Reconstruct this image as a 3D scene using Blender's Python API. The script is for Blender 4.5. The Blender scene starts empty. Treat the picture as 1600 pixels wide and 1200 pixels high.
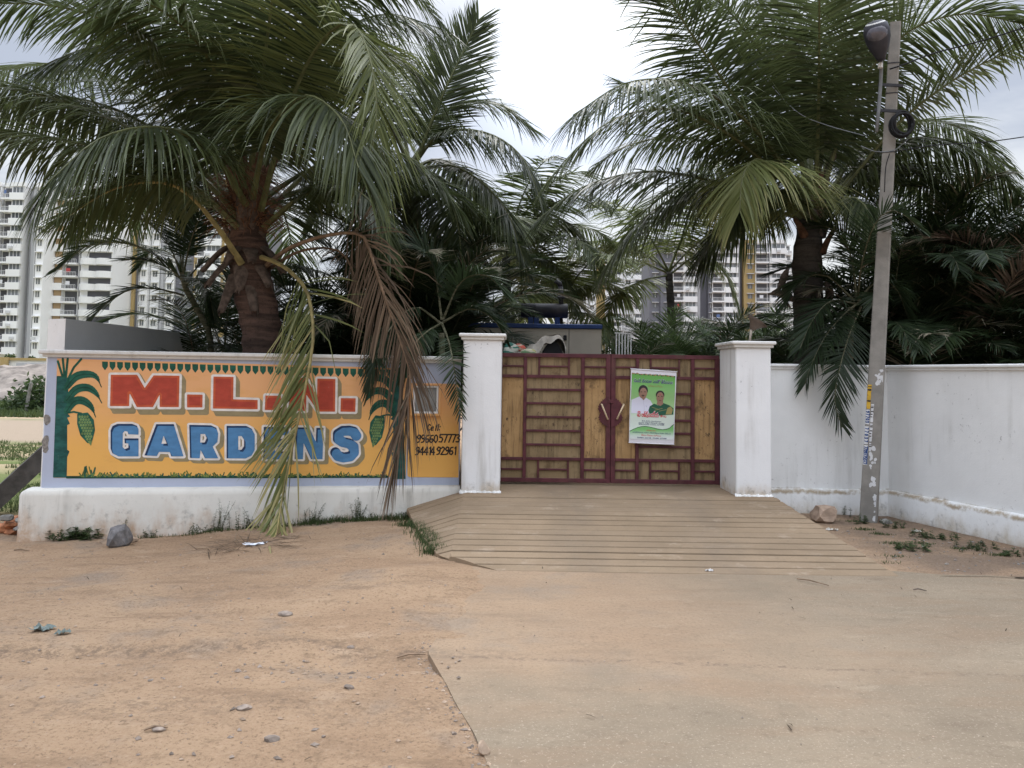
import bpy, bmesh, math, random
import numpy as np
from mathutils import Vector, Matrix, noise

random.seed(11)
RNG = np.random.default_rng(11)
sc = bpy.context.scene
C = sc.collection
R = math.radians

# ------------------------------------------------------------------ camera
FPX, PCX, PCY = 1280.0, 800.0, 509.0          # focal length and principal point for a 1600 x 1200 frame
PITCH, ROLL, EYE = R(3.5), R(0.8), 1.9
_F = Vector((0, math.cos(PITCH), math.sin(PITCH)))
_R0 = Vector((1, 0, 0)); _U0 = Vector((0, -math.sin(PITCH), math.cos(PITCH)))
_RT = math.cos(ROLL) * _R0 + math.sin(ROLL) * _U0
_UP = -math.sin(ROLL) * _R0 + math.cos(ROLL) * _U0
CAM = Vector((0, 0, EYE))
cd = bpy.data.cameras.new('camera'); cam = bpy.data.objects.new('camera', cd); C.objects.link(cam)
cam.matrix_world = Matrix(((_RT.x, _UP.x, -_F.x, CAM.x), (_RT.y, _UP.y, -_F.y, CAM.y), (_RT.z, _UP.z, -_F.z, CAM.z), (0, 0, 0, 1)))
cd.sensor_width = 36; cd.lens = FPX * 36 / 1600; cd.shift_y = (PCY - 600) / 1600
cd.clip_start = 0.05; cd.clip_end = 3000
sc.camera = cam

def ray(px, py): return _F + _RT * ((px - PCX) / FPX) - _UP * ((py - PCY) / FPX)
def at(px, py, Y):
    d = ray(px, py); return CAM + d * (Y / d.y)
def onz(px, py, z):
    d = ray(px, py); return CAM + d * ((z - EYE) / d.z)

# ------------------------------------------------------------------ sky, sun, exposure
SUN_EL, SUN_AZ = R(50), R(4)                     # the sun stands behind thin cloud ahead, a little right of centre
SUND = Vector((math.sin(SUN_AZ) * math.cos(SUN_EL), math.cos(SUN_AZ) * math.cos(SUN_EL), math.sin(SUN_EL)))
GLOW = Vector((math.sin(R(3.5)) * math.cos(R(20.5)), math.cos(R(3.5)) * math.cos(R(20.5)), math.sin(R(20.5))))
W = bpy.data.worlds.new('World'); sc.world = W; W.use_nodes = True

class NT:
    """small node helper: values, sockets or nodes may be given as inputs"""
    def __init__(s, tree): s.t = tree; s.t.nodes.clear()
    def n(s, kind, ins=None, out=0, **props):
        nd = s.t.nodes.new(kind)
        for k, v in props.items(): setattr(nd, k, v)
        for k, v in (ins or {}).items():
            sk = nd.inputs[k]
            if isinstance(v, bpy.types.NodeSocket): s.t.links.new(v, sk)
            else:
                if isinstance(v, tuple) and len(v) == 3 and sk.type == 'RGBA': v = (*v, 1)
                sk.default_value = v
        return nd.outputs[out] if out is not None else nd
    def math(s, op, a, b=0.0, c=0.0, clamp=False):
        return s.n('ShaderNodeMath', {0: a, 1: b, 2: c}, operation=op, use_clamp=clamp)
    def vm(s, op, a, b=(0, 0, 0)):
        nd = s.n('ShaderNodeVectorMath', {0: a, 1: b}, None, operation=op)
        return nd.outputs['Value'] if op in ('DOT_PRODUCT', 'LENGTH', 'DISTANCE') else nd.outputs[0]
    def scale(s, v, k):
        nd = s.n('ShaderNodeVectorMath', {0: v}, None, operation='MULTIPLY'); nd.inputs[1].default_value = k if isinstance(k, tuple) else (k, k, k); return nd.outputs[0]
    def noise(s, v, sc_, det=4.0, rough=0.55, dist=0.0, out=0):
        return s.n('ShaderNodeTexNoise', {'Vector': v, 'Scale': sc_, 'Detail': det, 'Roughness': rough, 'Distortion': dist}, out)
    def ramp(s, f, a, b, lo=0.0, hi=1.0):
        return s.n('ShaderNodeMapRange', {0: f, 1: a, 2: b, 3: lo, 4: hi}, interpolation_type='SMOOTHSTEP')
    def mix(s, f, a, b, mode='MIX'):
        nd = s.n('ShaderNodeMix', {0: f, 6: a, 7: b}, None, data_type='RGBA', blend_type=mode); return nd.outputs[2]
    def sep(s, v): return s.n('ShaderNodeSeparateXYZ', {0: v}, None).outputs

w = NT(W.node_tree)
tc = w.n('ShaderNodeTexCoord', out=0)
dirn = w.vm('NORMALIZE', tc)
sky = w.n('ShaderNodeTexSky', sky_type='NISHITA', sun_disc=False, sun_elevation=SUN_EL, sun_rotation=SUN_AZ, air_density=1.4, dust_density=3.0, altitude=500)
dz = w.sep(dirn)[2]
# flat cloud sheet: project the view direction on a plane overhead
den = w.math('MAXIMUM', w.math('ADD', dz, 0.12), 0.08)
proj = w.vm('DIVIDE', dirn, w.n('ShaderNodeCombineXYZ', {0: den, 1: den, 2: 1.0}))
n1 = w.noise(proj, 0.9, 6, 0.55, 0.4)
n2 = w.noise(proj, 3.2, 5, 0.5, 0.2)
cl = w.ramp(w.math('ADD', w.math('MULTIPLY', n1, .7), w.math('MULTIPLY', n2, .3)), .41, .60)
cloud = w.mix(cl, (2.8, 3.05, 3.65), (4.7, 4.85, 5.1))
zen = w.ramp(dz, 0.38, 0.92, 1.0, 5.8)
gl = w.vm('DOT_PRODUCT', dirn, tuple(GLOW))
g1 = w.math('POWER', w.math('MAXIMUM', gl, 0.0), 170.0)
g2 = w.math('POWER', w.math('MAXIMUM', gl, 0.0), 6.0)
glow = w.math('ADD', w.math('MULTIPLY', g1, 1.6), w.math('ADD', w.math('MULTIPLY', g2, 0.05), 1.0))
lit = w.n('ShaderNodeVectorMath', {0: cloud, 3: w.math('MULTIPLY', zen, glow)}, operation='SCALE')
skymix = w.mix(0.88, sky, lit)
bg = w.n('ShaderNodeBackground', {0: skymix, 1: 0.15})
w.n('ShaderNodeOutputWorld', {0: bg}, None)

sd = bpy.data.lights.new('sun', 'SUN'); sun = bpy.data.objects.new('sun', sd); C.objects.link(sun)
sd.energy = 1.1; sd.angle = R(22); sd.color = (1, .96, .9)
sun.rotation_euler = (-SUND).to_track_quat('-Z', 'Y').to_euler(); sun.location = (0, 0, 30)
sc.view_settings.view_transform = 'Standard'; sc.view_settings.look = 'None'
sc.view_settings.gamma = 1; sc.view_settings.use_curve_mapping = False
sc.view_settings.exposure = 0.2
sc.render.engine = 'CYCLES'
sc.cycles.max_bounces = 6; sc.cycles.transparent_max_bounces = 4; sc.cycles.diffuse_bounces = 3; sc.cycles.glossy_bounces = 2; sc.cycles.transmission_bounces = 4

# ------------------------------------------------------------------ helpers
def tag(o, label, cat, group=None):
    o['label'] = label; o['category'] = cat
    if group: o['group'] = group
    return o
def thing(name, loc, label, cat, group=None):
    o = bpy.data.objects.new(name, None); C.objects.link(o); o.location = loc; o.empty_display_size = .2
    return tag(o, label, cat, group)
def structure(o): o['kind'] = 'structure'; return o
def stuff(o, label=None, cat=None):
    o['kind'] = 'stuff'
    if label: o['label'] = label
    if cat: o['category'] = cat
    return o
def origin_of(p):
    v = Vector((0, 0, 0))
    while p is not None: v = v + Vector(p.location); p = p.parent
    return v

class MB:
    """collects faces in world coordinates; build() links them as one mesh object"""
    def __init__(s): s.v = []; s.f = []; s.m = []; s.t = []
    def add(s, vs, fs, m=0, tint=0.5):
        k = len(s.v); s.v += [tuple(p) for p in vs]; s.f += [tuple(i + k for i in f) for f in fs]; s.m += [m] * len(fs)
        s.t += ([tint] * len(vs) if not isinstance(tint, list) else tint)
    def box(s, lo, hi, m=0, bev=0.0, mat=None):
        if bev <= 0:
            x0, y0, z0 = lo; x1, y1, z1 = hi
            vs = [(x0, y0, z0), (x1, y0, z0), (x1, y1, z0), (x0, y1, z0), (x0, y0, z1), (x1, y0, z1), (x1, y1, z1), (x0, y1, z1)]
            fs = [(0, 3, 2, 1), (4, 5, 6, 7), (0, 1, 5, 4), (1, 2, 6, 5), (2, 3, 7, 6), (3, 0, 4, 7)]
        else:
            vs, fs = chamfer(lo, hi, bev)
        if mat is not None: vs = [mat @ Vector(p) for p in vs]
        s.add(vs, fs, m)
    def prism(s, pts, off, m=0):
        """closed polygon of 3D points, pushed along the vector off"""
        n = len(pts); o = Vector(off); a = [Vector(p) for p in pts]; b = [p + o for p in a]
        s.add(a + b, [tuple(range(n)), tuple(range(2 * n - 1, n - 1, -1))] + [((i + 1) % n, i, i + n, (i + 1) % n + n) for i in range(n)], m)
    def tube(s, path, rad, n=8, m=0, tint=.5, cap=True, flat=1.0, jit=0.0):
        path = [Vector(p) for p in path]; N = len(path)
        if not isinstance(rad, (list, tuple)): rad = [rad] * N
        vs = []; prev = None
        for i, p in enumerate(path):
            t = (path[min(i + 1, N - 1)] - path[max(i - 1, 0)]).normalized()
            a = prev if prev is not None else (Vector((0, 0, 1)) if abs(t.z) < .9 else Vector((0, 1, 0)))
            u = (a - t * a.dot(t)).normalized(); prev = u; v = t.cross(u)
            for k in range(n):
                an = 2 * math.pi * k / n; r = rad[i] * (1 + (random.uniform(-jit, jit) if jit else 0))
                vs.append(p + u * (math.cos(an) * r) + v * (math.sin(an) * r * flat))
        fs = [(i * n + k, i * n + (k + 1) % n, (i + 1) * n + (k + 1) % n, (i + 1) * n + k) for i in range(N - 1) for k in range(n)]
        if cap: fs += [tuple(range(n - 1, -1, -1)), tuple((N - 1) * n + k for k in range(n))]
        s.add(vs, fs, m, tint)
    def lathe(s, prof, c, n=24, m=0, axis='Z', mat=None):
        vs = []
        for r, h in prof:
            for k in range(n):
                a = 2 * math.pi * k / n; p = Vector((r * math.cos(a), r * math.sin(a), h))
                if mat is not None: p = mat @ p
                vs.append(p + Vector(c))
        N = len(prof)
        fs = [(i * n + k, i * n + (k + 1) % n, (i + 1) * n + (k + 1) % n, (i + 1) * n + k) for i in range(N - 1) for k in range(n)]
        fs += [tuple(range(n - 1, -1, -1)), tuple((N - 1) * n + k for k in range(n))]
        s.add(vs, fs, m)
    def mesh(s, name, mats, o=Vector((0, 0, 0)), smooth=False, tint=False):
        me = bpy.data.meshes.new(name)
        me.from_pydata([(p[0] - o.x, p[1] - o.y, p[2] - o.z) for p in s.v], [], s.f)
        mats = mats if isinstance(mats, (list, tuple)) else [mats]
        for m in mats: me.materials.append(m)
        if len(mats) > 1: me.polygons.foreach_set('material_index', s.m)
        if smooth: me.polygons.foreach_set('use_smooth', [True] * len(s.f))
        if tint:
            a = me.attributes.new('tint', 'FLOAT', 'POINT'); a.data.foreach_set('value', s.t)
        me.update(); return me
    def build(s, name, mats, parent=None, smooth=False, tint=False, org=None):
        o = origin_of(parent) if parent is not None else (org or Vector((0, 0, 0)))
        ob = bpy.data.objects.new(name, s.mesh(name, mats, o, smooth, tint)); C.objects.link(ob)
        if parent is not None: ob.parent = parent
        else: ob.location = o
        return ob

def chamfer(lo, hi, b):
    x0, y0, z0 = lo; x1, y1, z1 = hi; b = min(b, (x1 - x0) * .45, (y1 - y0) * .45, (z1 - z0) * .45)
    vs = []; idx = {}
    for sx in (0, 1):
        for sy in (0, 1):
            for sz in (0, 1):
                c = [(x0, x1)[sx], (y0, y1)[sy], (z0, z1)[sz]]; d = [(1, -1)[sx] * b, (1, -1)[sy] * b, (1, -1)[sz] * b]
                for ax in range(3):   # vertex that stays on the face normal to ax
                    p = [c[i] + (0 if i == ax else d[i]) for i in range(3)]
                    idx[(sx, sy, sz, ax)] = len(vs); vs.append(tuple(p))
    fs = []
    for ax in range(3):
        o1, o2 = [(1, 2), (2, 0), (0, 1)][ax]
        for s_ in (0, 1):
            q = []
            for a, b_ in ((0, 0), (1, 0), (1, 1), (0, 1)):
                k = [0, 0, 0]; k[ax] = s_; k[o1] = a; k[o2] = b_; q.append(idx[(*k, ax)])
            fs.append(tuple(q) if s_ else tuple(reversed(q)))
    for ax in range(3):               # edges running along ax
        o1, o2 = [(1, 2), (2, 0), (0, 1)][ax]
        for a in (0, 1):
            for b_ in (0, 1):
                k0 = [0, 0, 0]; k0[o1] = a; k0[o2] = b_; k1 = list(k0); k1[ax] = 1
                q = (idx[(*k0, o1)], idx[(*k1, o1)], idx[(*k1, o2)], idx[(*k0, o2)])
                fs.append(q if a != b_ else tuple(reversed(q)))
    for sx in (0, 1):
        for sy in (0, 1):
            for sz in (0, 1):
                t = (idx[(sx, sy, sz, 0)], idx[(sx, sy, sz, 1)], idx[(sx, sy, sz, 2)])
                fs.append(t if (sx + sy + sz) % 2 else tuple(reversed(t)))
    return vs, fs

def spline(pts, n):
    """Catmull-Rom through pts, resampled to n+1 points at equal arc length"""
    P = [Vector(p) for p in pts]
    if len(P) == 2: P = [P[0], P[0].lerp(P[1], .5), P[1]]
    Q = [2 * P[0] - P[1]] + P + [2 * P[-1] - P[-2]]; out = []
    for i in range(1, len(Q) - 2):
        a, b, c, d = Q[i - 1], Q[i], Q[i + 1], Q[i + 2]
        for k in range(12):
            t = k / 12
            out.append(0.5 * ((2 * b) + (c - a) * t + (2 * a - 5 * b + 4 * c - d) * t * t + (3 * b - a - 3 * c + d) * t ** 3))
    out.append(P[-1])
    L = [0.0]
    for i in range(1, len(out)): L.append(L[-1] + (out[i] - out[i - 1]).length)
    res = []; j = 0
    for k in range(n + 1):
        s_ = L[-1] * k / n
        while j < len(L) - 2 and L[j + 1] < s_: j += 1
        f = (s_ - L[j]) / max(1e-9, L[j + 1] - L[j]); res.append(out[j].lerp(out[j + 1], min(1, f)))
    return res, L[-1]

_tab = RNG.random((256, 256))
def vnoise(x, y):
    xi = np.floor(x).astype(int); yi = np.floor(y).astype(int); fx = x - xi; fy = y - yi
    fx = fx * fx * (3 - 2 * fx); fy = fy * fy * (3 - 2 * fy)
    g = lambda a, b: _tab[a & 255, b & 255]
    return (g(xi, yi) * (1 - fx) + g(xi + 1, yi) * fx) * (1 - fy) + (g(xi, yi + 1) * (1 - fx) + g(xi + 1, yi + 1) * fx) * fy
def fbm(x, y, o=4):
    s_ = 0; a = .5; t = 0
    for i in range(o): s_ = s_ + a * vnoise(x * 2 ** i + 17 * i, y * 2 ** i + 5 * i); t += a; a *= .5
    return s_ / t
def sstep(a, b, x):
    t = np.clip((x - a) / (b - a), 0, 1); return t * t * (3 - 2 * t)

# ------------------------------------------------------------------ materials
MATS = {}
def newmat(name):
    m = bpy.data.materials.new(name); m.use_nodes = True; MATS[name] = m; return m, NT(m.node_tree)
def finish(t, col, rough=.8, bump=None, bstr=.3, bdist=.01, spec=.3, metal=0.0, extra=None):
    ins = {'Base Color': col, 'Roughness': rough, 'Specular IOR Level': spec, 'Metallic': metal}
    if bump is not None: ins['Normal'] = t.n('ShaderNodeBump', {'Strength': bstr, 'Distance': bdist, 'Height': bump})
    b = t.n('ShaderNodeBsdfPrincipled', ins)
    if extra is not None: b = extra(b)
    t.n('ShaderNodeOutputMaterial', {0: b}, None)
def pos(t): return t.n('ShaderNodeNewGeometry', out=0)

def simple(name, col, rough=.7, var=.18, sc_=6.0, bump=.15, spec=.3, metal=0.0, bsc=40, dirt=None, dirtamt=.5):
    m, t = newmat(name); p = pos(t)
    f = t.ramp(t.noise(p, sc_, 5), .3, .7)
    c = t.mix(f, tuple(x * (1 - var) for x in col), tuple(min(1, x * (1 + var)) for x in col))
    if dirt is not None:
        d = t.ramp(t.noise(t.scale(p, (1, 1, .45)), 3.1, 7, .65), .5, .78, 0, dirtamt); c = t.mix(d, c, dirt)
    finish(t, c, rough, t.noise(p, bsc, 4), bump, .008, spec, metal); return m

def plaster(name, col, stain=(.42, .38, .31), z0=None, zh=.5, amount=.5, warm=(.52, .36, .22), speck=.35, ledge=None):
    """painted lime plaster: cloudy tone, rain streaks, soil splashed up from the ground line, chipped specks"""
    m, t = newmat(name); p = pos(t)
    f = t.ramp(t.noise(p, 1.6, 6, .6), .3, .7)
    c = t.mix(f, tuple(x * .93 for x in col), col)
    st = t.noise(t.scale(p, (7, 7, .55)), 1.0, 6, .62)
    blot = t.noise(p, .9, 4)
    c = t.mix(t.math('MULTIPLY', t.ramp(st, .48, .75), t.ramp(blot, .4, .65, 0, amount)), c, stain)
    if z0 is not None:
        z = t.sep(p)[2]; nz = t.noise(t.scale(p, (3, 3, 1.2)), 1.3, 6, .65)
        h = t.math('ADD', t.math('SUBTRACT', z, z0), t.math('MULTIPLY', t.math('SUBTRACT', nz, .5), -zh * 2.0))
        g = t.math('MULTIPLY', t.ramp(h, zh, 0.0), t.ramp(t.noise(p, 5, 6, .7), .3, .68, .3, 1.0))
        c = t.mix(g, c, warm)
        g2 = t.math('MULTIPLY', t.ramp(h, zh * 1.5, zh * .4), t.ramp(t.noise(p, 9, 5, .7), .52, .72, 0, .55))
        c = t.mix(g2, c, (.2, .19, .17))
    if ledge is not None:
        z = t.sep(p)[2]; q = t.math('SUBTRACT', t.math('SUBTRACT', z, ledge), t.math('MULTIPLY', t.math('SUBTRACT', t.noise(t.scale(p, (2, 2, 1)), 2.0, 6, .7), .45), .16))
        lm = t.math('MULTIPLY', t.math('MULTIPLY', t.ramp(q, .05, .0), t.ramp(q, -.05, -.01)), t.ramp(t.noise(p, 6, 7, .75), .30, .55, 0, .95)); c = t.mix(lm, c, (.36, .29, .20))
    ch = t.math('MULTIPLY', t.ramp(t.noise(p, 14, 6, .75), .60, .66), t.ramp(t.noise(p, 1.3, 2), .52, .62, 0, speck))
    c = t.mix(ch, c, (.25, .24, .23))
    finish(t, c, .85, t.math('ADD', t.noise(p, 5, 6, .6), t.math('MULTIPLY', t.noise(p, 60, 3), .35)), .35, .012, .2); return m

M_white = plaster('white_plaster', (.82, .815, .80), z0=-.05, zh=.26, amount=.5, warm=(.55, .44, .32))
M_bluewhite = plaster('pale_blue_plaster', (.82, .825, .81), stain=(.55, .55, .52), z0=-.12, zh=.30, amount=.65, warm=(.50, .44, .34), speck=.6, ledge=.29)
M_plinth = plaster('soiled_plinth', (.72, .70, .64), stain=(.28, .26, .22), z0=-.32, zh=.52, amount=.7, warm=(.44, .29, .18), speck=.6)
M_lilac = plaster('lilac_plaster', (.45, .49, .60), stain=(.33, .35, .42), amount=.35, speck=.4)
M_grey = plaster('grey_plaster', (.72, .75, .77), stain=(.60, .62, .63), amount=.3, speck=0)
M_coping = plaster('coping_plaster', (.72, .71, .68), stain=(.34, .33, .30), amount=.75, speck=.9)
M_patch = simple('bare_mortar', (.23, .21, .19), .9, .3, 30, .6)

def dirt_colour(t, p):
    a = t.noise(p, .55, 6, .6, .5); b = t.noise(t.scale(p, (.5, 2.2, 1)), 1.7, 7, .62, .3); cgr = t.noise(p, 38, 9, .8)
    c = t.mix(t.ramp(a, .32, .68), (.316, .210, .132), (.400, .277, .176))
    c = t.mix(t.ramp(b, .50, .72, 0, .8), c, (.254, .170, .109))
    c = t.mix(t.ramp(t.noise(t.scale(p, (.7, 1.6, 1)), 3.1, 6, .65), .56, .74, 0, .65), c, (.462, .339, .232))
    c = t.mix(t.ramp(t.noise(p, 1.05, 6, .65), .50, .70, 0, .75), c, (.254, .203, .158))
    c = t.mix(t.ramp(t.noise(p, 7.0, 8, .75), .52, .66, 0, .55), c, (.212, .145, .092))
    c = t.mix(t.ramp(cgr, .52, .62, 0, .8), c, (.180, .123, .080))
    c = t.mix(t.ramp(cgr, .46, .36, 0, .6), c, (.439, .329, .225))
    x, y, z = t.sep(p); wob = t.math('MULTIPLY', t.math('SUBTRACT', t.noise(t.scale(p, (.6, .2, 1)), 1.2, 4), .5), 1.3)
    for y0, wd, st in ((5.75, .16, .85), (4.75, .22, .5), (7.4, .25, .4)):
        d = t.math('ABSOLUTE', t.math('SUBTRACT', t.math('ADD', y, wob), y0)); lf = t.math('MULTIPLY', t.ramp(d, wd, 0.0), t.ramp(t.noise(p, 13, 8, .8), .44, .60, 0, st)); c = t.mix(t.math('MULTIPLY', lf, t.ramp(x, .6, -.4)), c, (.174, .124, .088))
    return c, a, b, cgr
def ground_mat():
    m, t = newmat('dirt'); p = pos(t); x, y, z = t.sep(p)
    c, a, b, cgr = dirt_colour(t, p)
    # darker soil by the right-hand wall, green turf and pale track in the field beyond the wall's end
    rs = t.math('MULTIPLY', t.ramp(x, 3.7, 4.6), t.math('MULTIPLY', t.ramp(y, 7.6, 8.6), t.ramp(t.noise(p, 1.4, 5), .2, .6)))
    c = t.mix(t.math('MULTIPLY', rs, .85), c, t.mix(t.ramp(cgr, .45, .6), (.20, .148, .11), (.13, .095, .07)))
    far = t.math('MULTIPLY', t.ramp(x, -6.0, -6.8), t.ramp(y, 11.5, 13.5))
    trk = t.math('MULTIPLY', t.ramp(t.math('ADD', y, t.math('MULTIPLY', b, 4.0)), 25.5, 27.5), t.ramp(t.math('ADD', y, t.math('MULTIPLY', b, 5.0)), 40.0, 36.5))
    grs = t.mix(t.ramp(t.noise(p, 1.1, 5), .35, .65), (.10, .135, .042), (.17, .185, .075))
    pat = t.math('MULTIPLY', t.ramp(t.noise(t.scale(p, (.25, 1, 1)), .55, 5, .6), .48, .58), t.ramp(y, 16.0, 20.0))
    grs = t.mix(pat, grs, (.42, .32, .21))
    c = t.mix(far, c, t.mix(trk, grs, (.31, .245, .18)))
    hgt = t.math('ADD', t.math('MULTIPLY', t.noise(p, 9, 9, .72), 1.0), t.math('MULTIPLY', cgr, .6))
    finish(t, c, .95, hgt, .9, .03, .1); return m
M_dirt = ground_mat()

def concrete_mat():
    m, t = newmat('worn_concrete'); p = pos(t); x, y, z = t.sep(p)
    dc, da, db, dg = dirt_colour(t, p)
    a = t.noise(p, .8, 6, .6, .4); g = t.noise(p, 60, 9, .82); g2 = t.noise(p, 11, 8, .75)
    c = t.mix(t.ramp(a, .3, .7), (.203, .162, .114), (.253, .202, .142))
    c = t.mix(t.ramp(t.noise(t.scale(p, (.45, 1.5, 1)), 1.5, 6, .62, .3), .45, .66, 0, .85), c, (.223, .162, .108))
    c = t.mix(t.ramp(t.noise(t.scale(p, (.5, 1.5, 1)), 2.6, 7, .66), .57, .70, 0, .7), c, (.301, .244, .173))
    c = t.mix(t.ramp(t.noise(t.scale(p, (.5, 1.6, 1)), 1.9, 5, .6), .58, .72, 0, .45), c, (.145, .111, .078))
    c = t.mix(t.ramp(g2, .52, .66, 0, .45), c, (.136, .102, .072))
    dust = t.ramp(t.math('ADD', t.math('SUBTRACT', x, t.math('MULTIPLY', y, -.09)), t.math('MULTIPLY', t.math('SUBTRACT', a, .5), -2.4)), 4.2, 1.2)
    dust = t.math('MULTIPLY', dust, t.ramp(t.math('ADD', y, t.math('MULTIPLY', a, 2.0)), 5.4, 7.0)); c = t.mix(t.math('MULTIPLY', dust, .7), c, t.mix(.16, dc, (.20, .15, .11)))
    k_ = t.math('SUBTRACT', 1.0, t.math('MULTIPLY', dust, .9))
    c = t.mix(t.math('MULTIPLY', t.ramp(g, .52, .62, 0, .6), k_), c, (.22, .168, .124))
    c = t.mix(t.math('MULTIPLY', t.ramp(g, .46, .36, 0, .5), k_), c, (.56, .465, .36))
    # fine settled-soil line across the slab
    ln = t.math('ABSOLUTE', t.math('SUBTRACT', t.math('ADD', y, t.math('MULTIPLY', t.noise(t.scale(p, (1, .2, 1)), 3.0, 4), .10)), t.math('ADD', 5.70, t.math('MULTIPLY', x, -.06))))
    c = t.mix(t.math('MULTIPLY', t.ramp(ln, .05, .0), t.ramp(t.noise(p, 17, 7, .78), .46, .60, 0, .8)), c, (.16, .115, .085))
    finish(t, c, .92, t.math('ADD', t.noise(p, 14, 8, .72), g), .5, .012, .15); return m
M_conc = concrete_mat()
M_ramp = None
def ramp_mat():
    m, t = newmat('ramp_concrete'); p = pos(t); oi = t.n('ShaderNodeObjectInfo', out=None).outputs['Random']
    c = t.mix(t.ramp(t.noise(p, 1.1, 6, .6), .3, .7), (.223, .162, .104), (.290, .213, .139))
    c = t.mix(t.math('MULTIPLY', oi, .25), c, (.211, .160, .112))
    c = t.mix(t.ramp(t.noise(p, 8, 6, .7), .55, .75, 0, .45), c, (.156, .120, .085))
    c = t.mix(t.ramp(t.noise(t.scale(p, (.6, 1.4, 1)), 2.2, 5), .6, .75, 0, .5), c, (.352, .282, .204))
    x = t.sep(p)[0]; wob = t.math('MULTIPLY', t.math('SUBTRACT', t.noise(p, 1.5, 4), .5), .7)
    for cx in (.75, 2.25):
        d = t.math('ABSOLUTE', t.math('SUBTRACT', t.math('ADD', x, wob), cx)); c = t.mix(t.math('MULTIPLY', t.ramp(d, .42, .05), t.ramp(t.noise(t.scale(p, (1, .4, 1)), 5, 6, .7), .3, .7, .1, .5)), c, (.19, .147, .108))
    c = t.mix(t.ramp(t.noise(p, 55, 8, .8), .53, .64, 0, .5), c, (.15, .115, .085))
    c = t.mix(t.ramp(t.noise(p, 2.6, 7, .7), .55, .72, 0, .5), c, (.40, .32, .24))
    finish(t, c, .9, t.noise(p, 30, 6, .7), .4, .01, .15); return m
M_ramp = ramp_mat()
M_gap = simple('groove_soil', (.055, .042, .032), .95, .3, 9, .2)

def leafmat(name, dark, mid, pale, trans=.36, rough=.4, spec=.32):
    """tint attribute runs 0 (dark) .. 1 (pale / dry tip), plus a little hue change from frond to frond"""
    m, t = newmat(name)
    ti = t.n('ShaderNodeAttribute', out=None, attribute_name='tint').outputs['Fac']
    oi = t.n('ShaderNodeObjectInfo', out=None).outputs['Random']
    f = t.math('ADD', ti, t.math('MULTIPLY', t.math('SUBTRACT', oi, .5), .22))
    c = t.mix(t.ramp(f, .05, .5), dark, mid); c = t.mix(t.ramp(f, .55, .98), c, pale)
    def ex(b):
        tr = t.n('ShaderNodeBsdfTranslucent', {0: t.mix(.5, c, tuple(min(1, v * 1.6) for v in mid))})
        return t.n('ShaderNodeMixShader', {0: trans, 1: b, 2: tr})
    finish(t, c, rough, None, spec=spec, extra=ex); return m
M_coco = leafmat('coconut_leaflet', (.034, .048, .021), (.090, .112, .042), (.30, .30, .13))
M_cocogold = leafmat('yellowing_leaflet', (.075, .098, .034), (.165, .190, .066), (.42, .37, .17), .35)
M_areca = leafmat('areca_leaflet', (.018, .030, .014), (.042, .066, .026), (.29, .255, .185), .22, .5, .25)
M_arecalit = leafmat('lit_areca_leaflet', (.030, .052, .020), (.078, .115, .040), (.21, .22, .10), .3)  # lit copy of the areca leaflet, the brightness put into the colour
M_dead = leafmat('dead_leaflet', (.062, .046, .034), (.145, .108, .078), (.30, .228, .160), .2, .8, .1)
M_weed = leafmat('weed_leaf', (.026, .046, .016), (.062, .095, .032), (.16, .165, .07), .3, .6)
M_grass = leafmat('grass_blade', (.035, .055, .018), (.075, .105, .036), (.21, .19, .10), .3, .7)
M_rachis = simple('green_rachis', (.115, .125, .052), .5, .25, 8, .1)
M_rachisdry = simple('dry_rachis', (.21, .145, .095), .8, .3, 8, .2)
M_rachisgold = simple('yellow_rachis', (.27, .225, .095), .6, .3, 7, .2)
M_bark = None
def bark_mat(name, a, b, sc_=1.0):
    m, t = newmat(name); p = pos(t)
    ring = t.noise(t.scale(p, (1.6, 1.6, 13)), sc_, 5, .6, .4)
    c = t.mix(t.ramp(ring, .35, .66), a, b)
    c = t.mix(t.ramp(t.noise(p, 20, 5, .7), .5, .75, 0, .6), c, tuple(v * .45 for v in a))
    finish(t, c, .9, t.math('ADD', ring, t.noise(p, 34, 5, .7)), .8, .03, .1); return m
M_bark = bark_mat('coconut_bark', (.070, .050, .042), (.165, .105, .082))
M_barkdark = bark_mat('dark_bark', (.050, .045, .040), (.105, .094, .082))
M_cane = bark_mat('areca_cane', (.085, .085, .048), (.19, .18, .12), 1.6)
M_sheath = simple('leaf_sheath', (.125, .066, .040), .85, .4, 14, .5, bsc=60)
M_boot = simple('old_leaf_base', (.115, .088, .072), .9, .4, 12, .5)
M_fibre = simple('palm_fibre', (.17, .085, .045), .9, .4, 20, .1)

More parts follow.
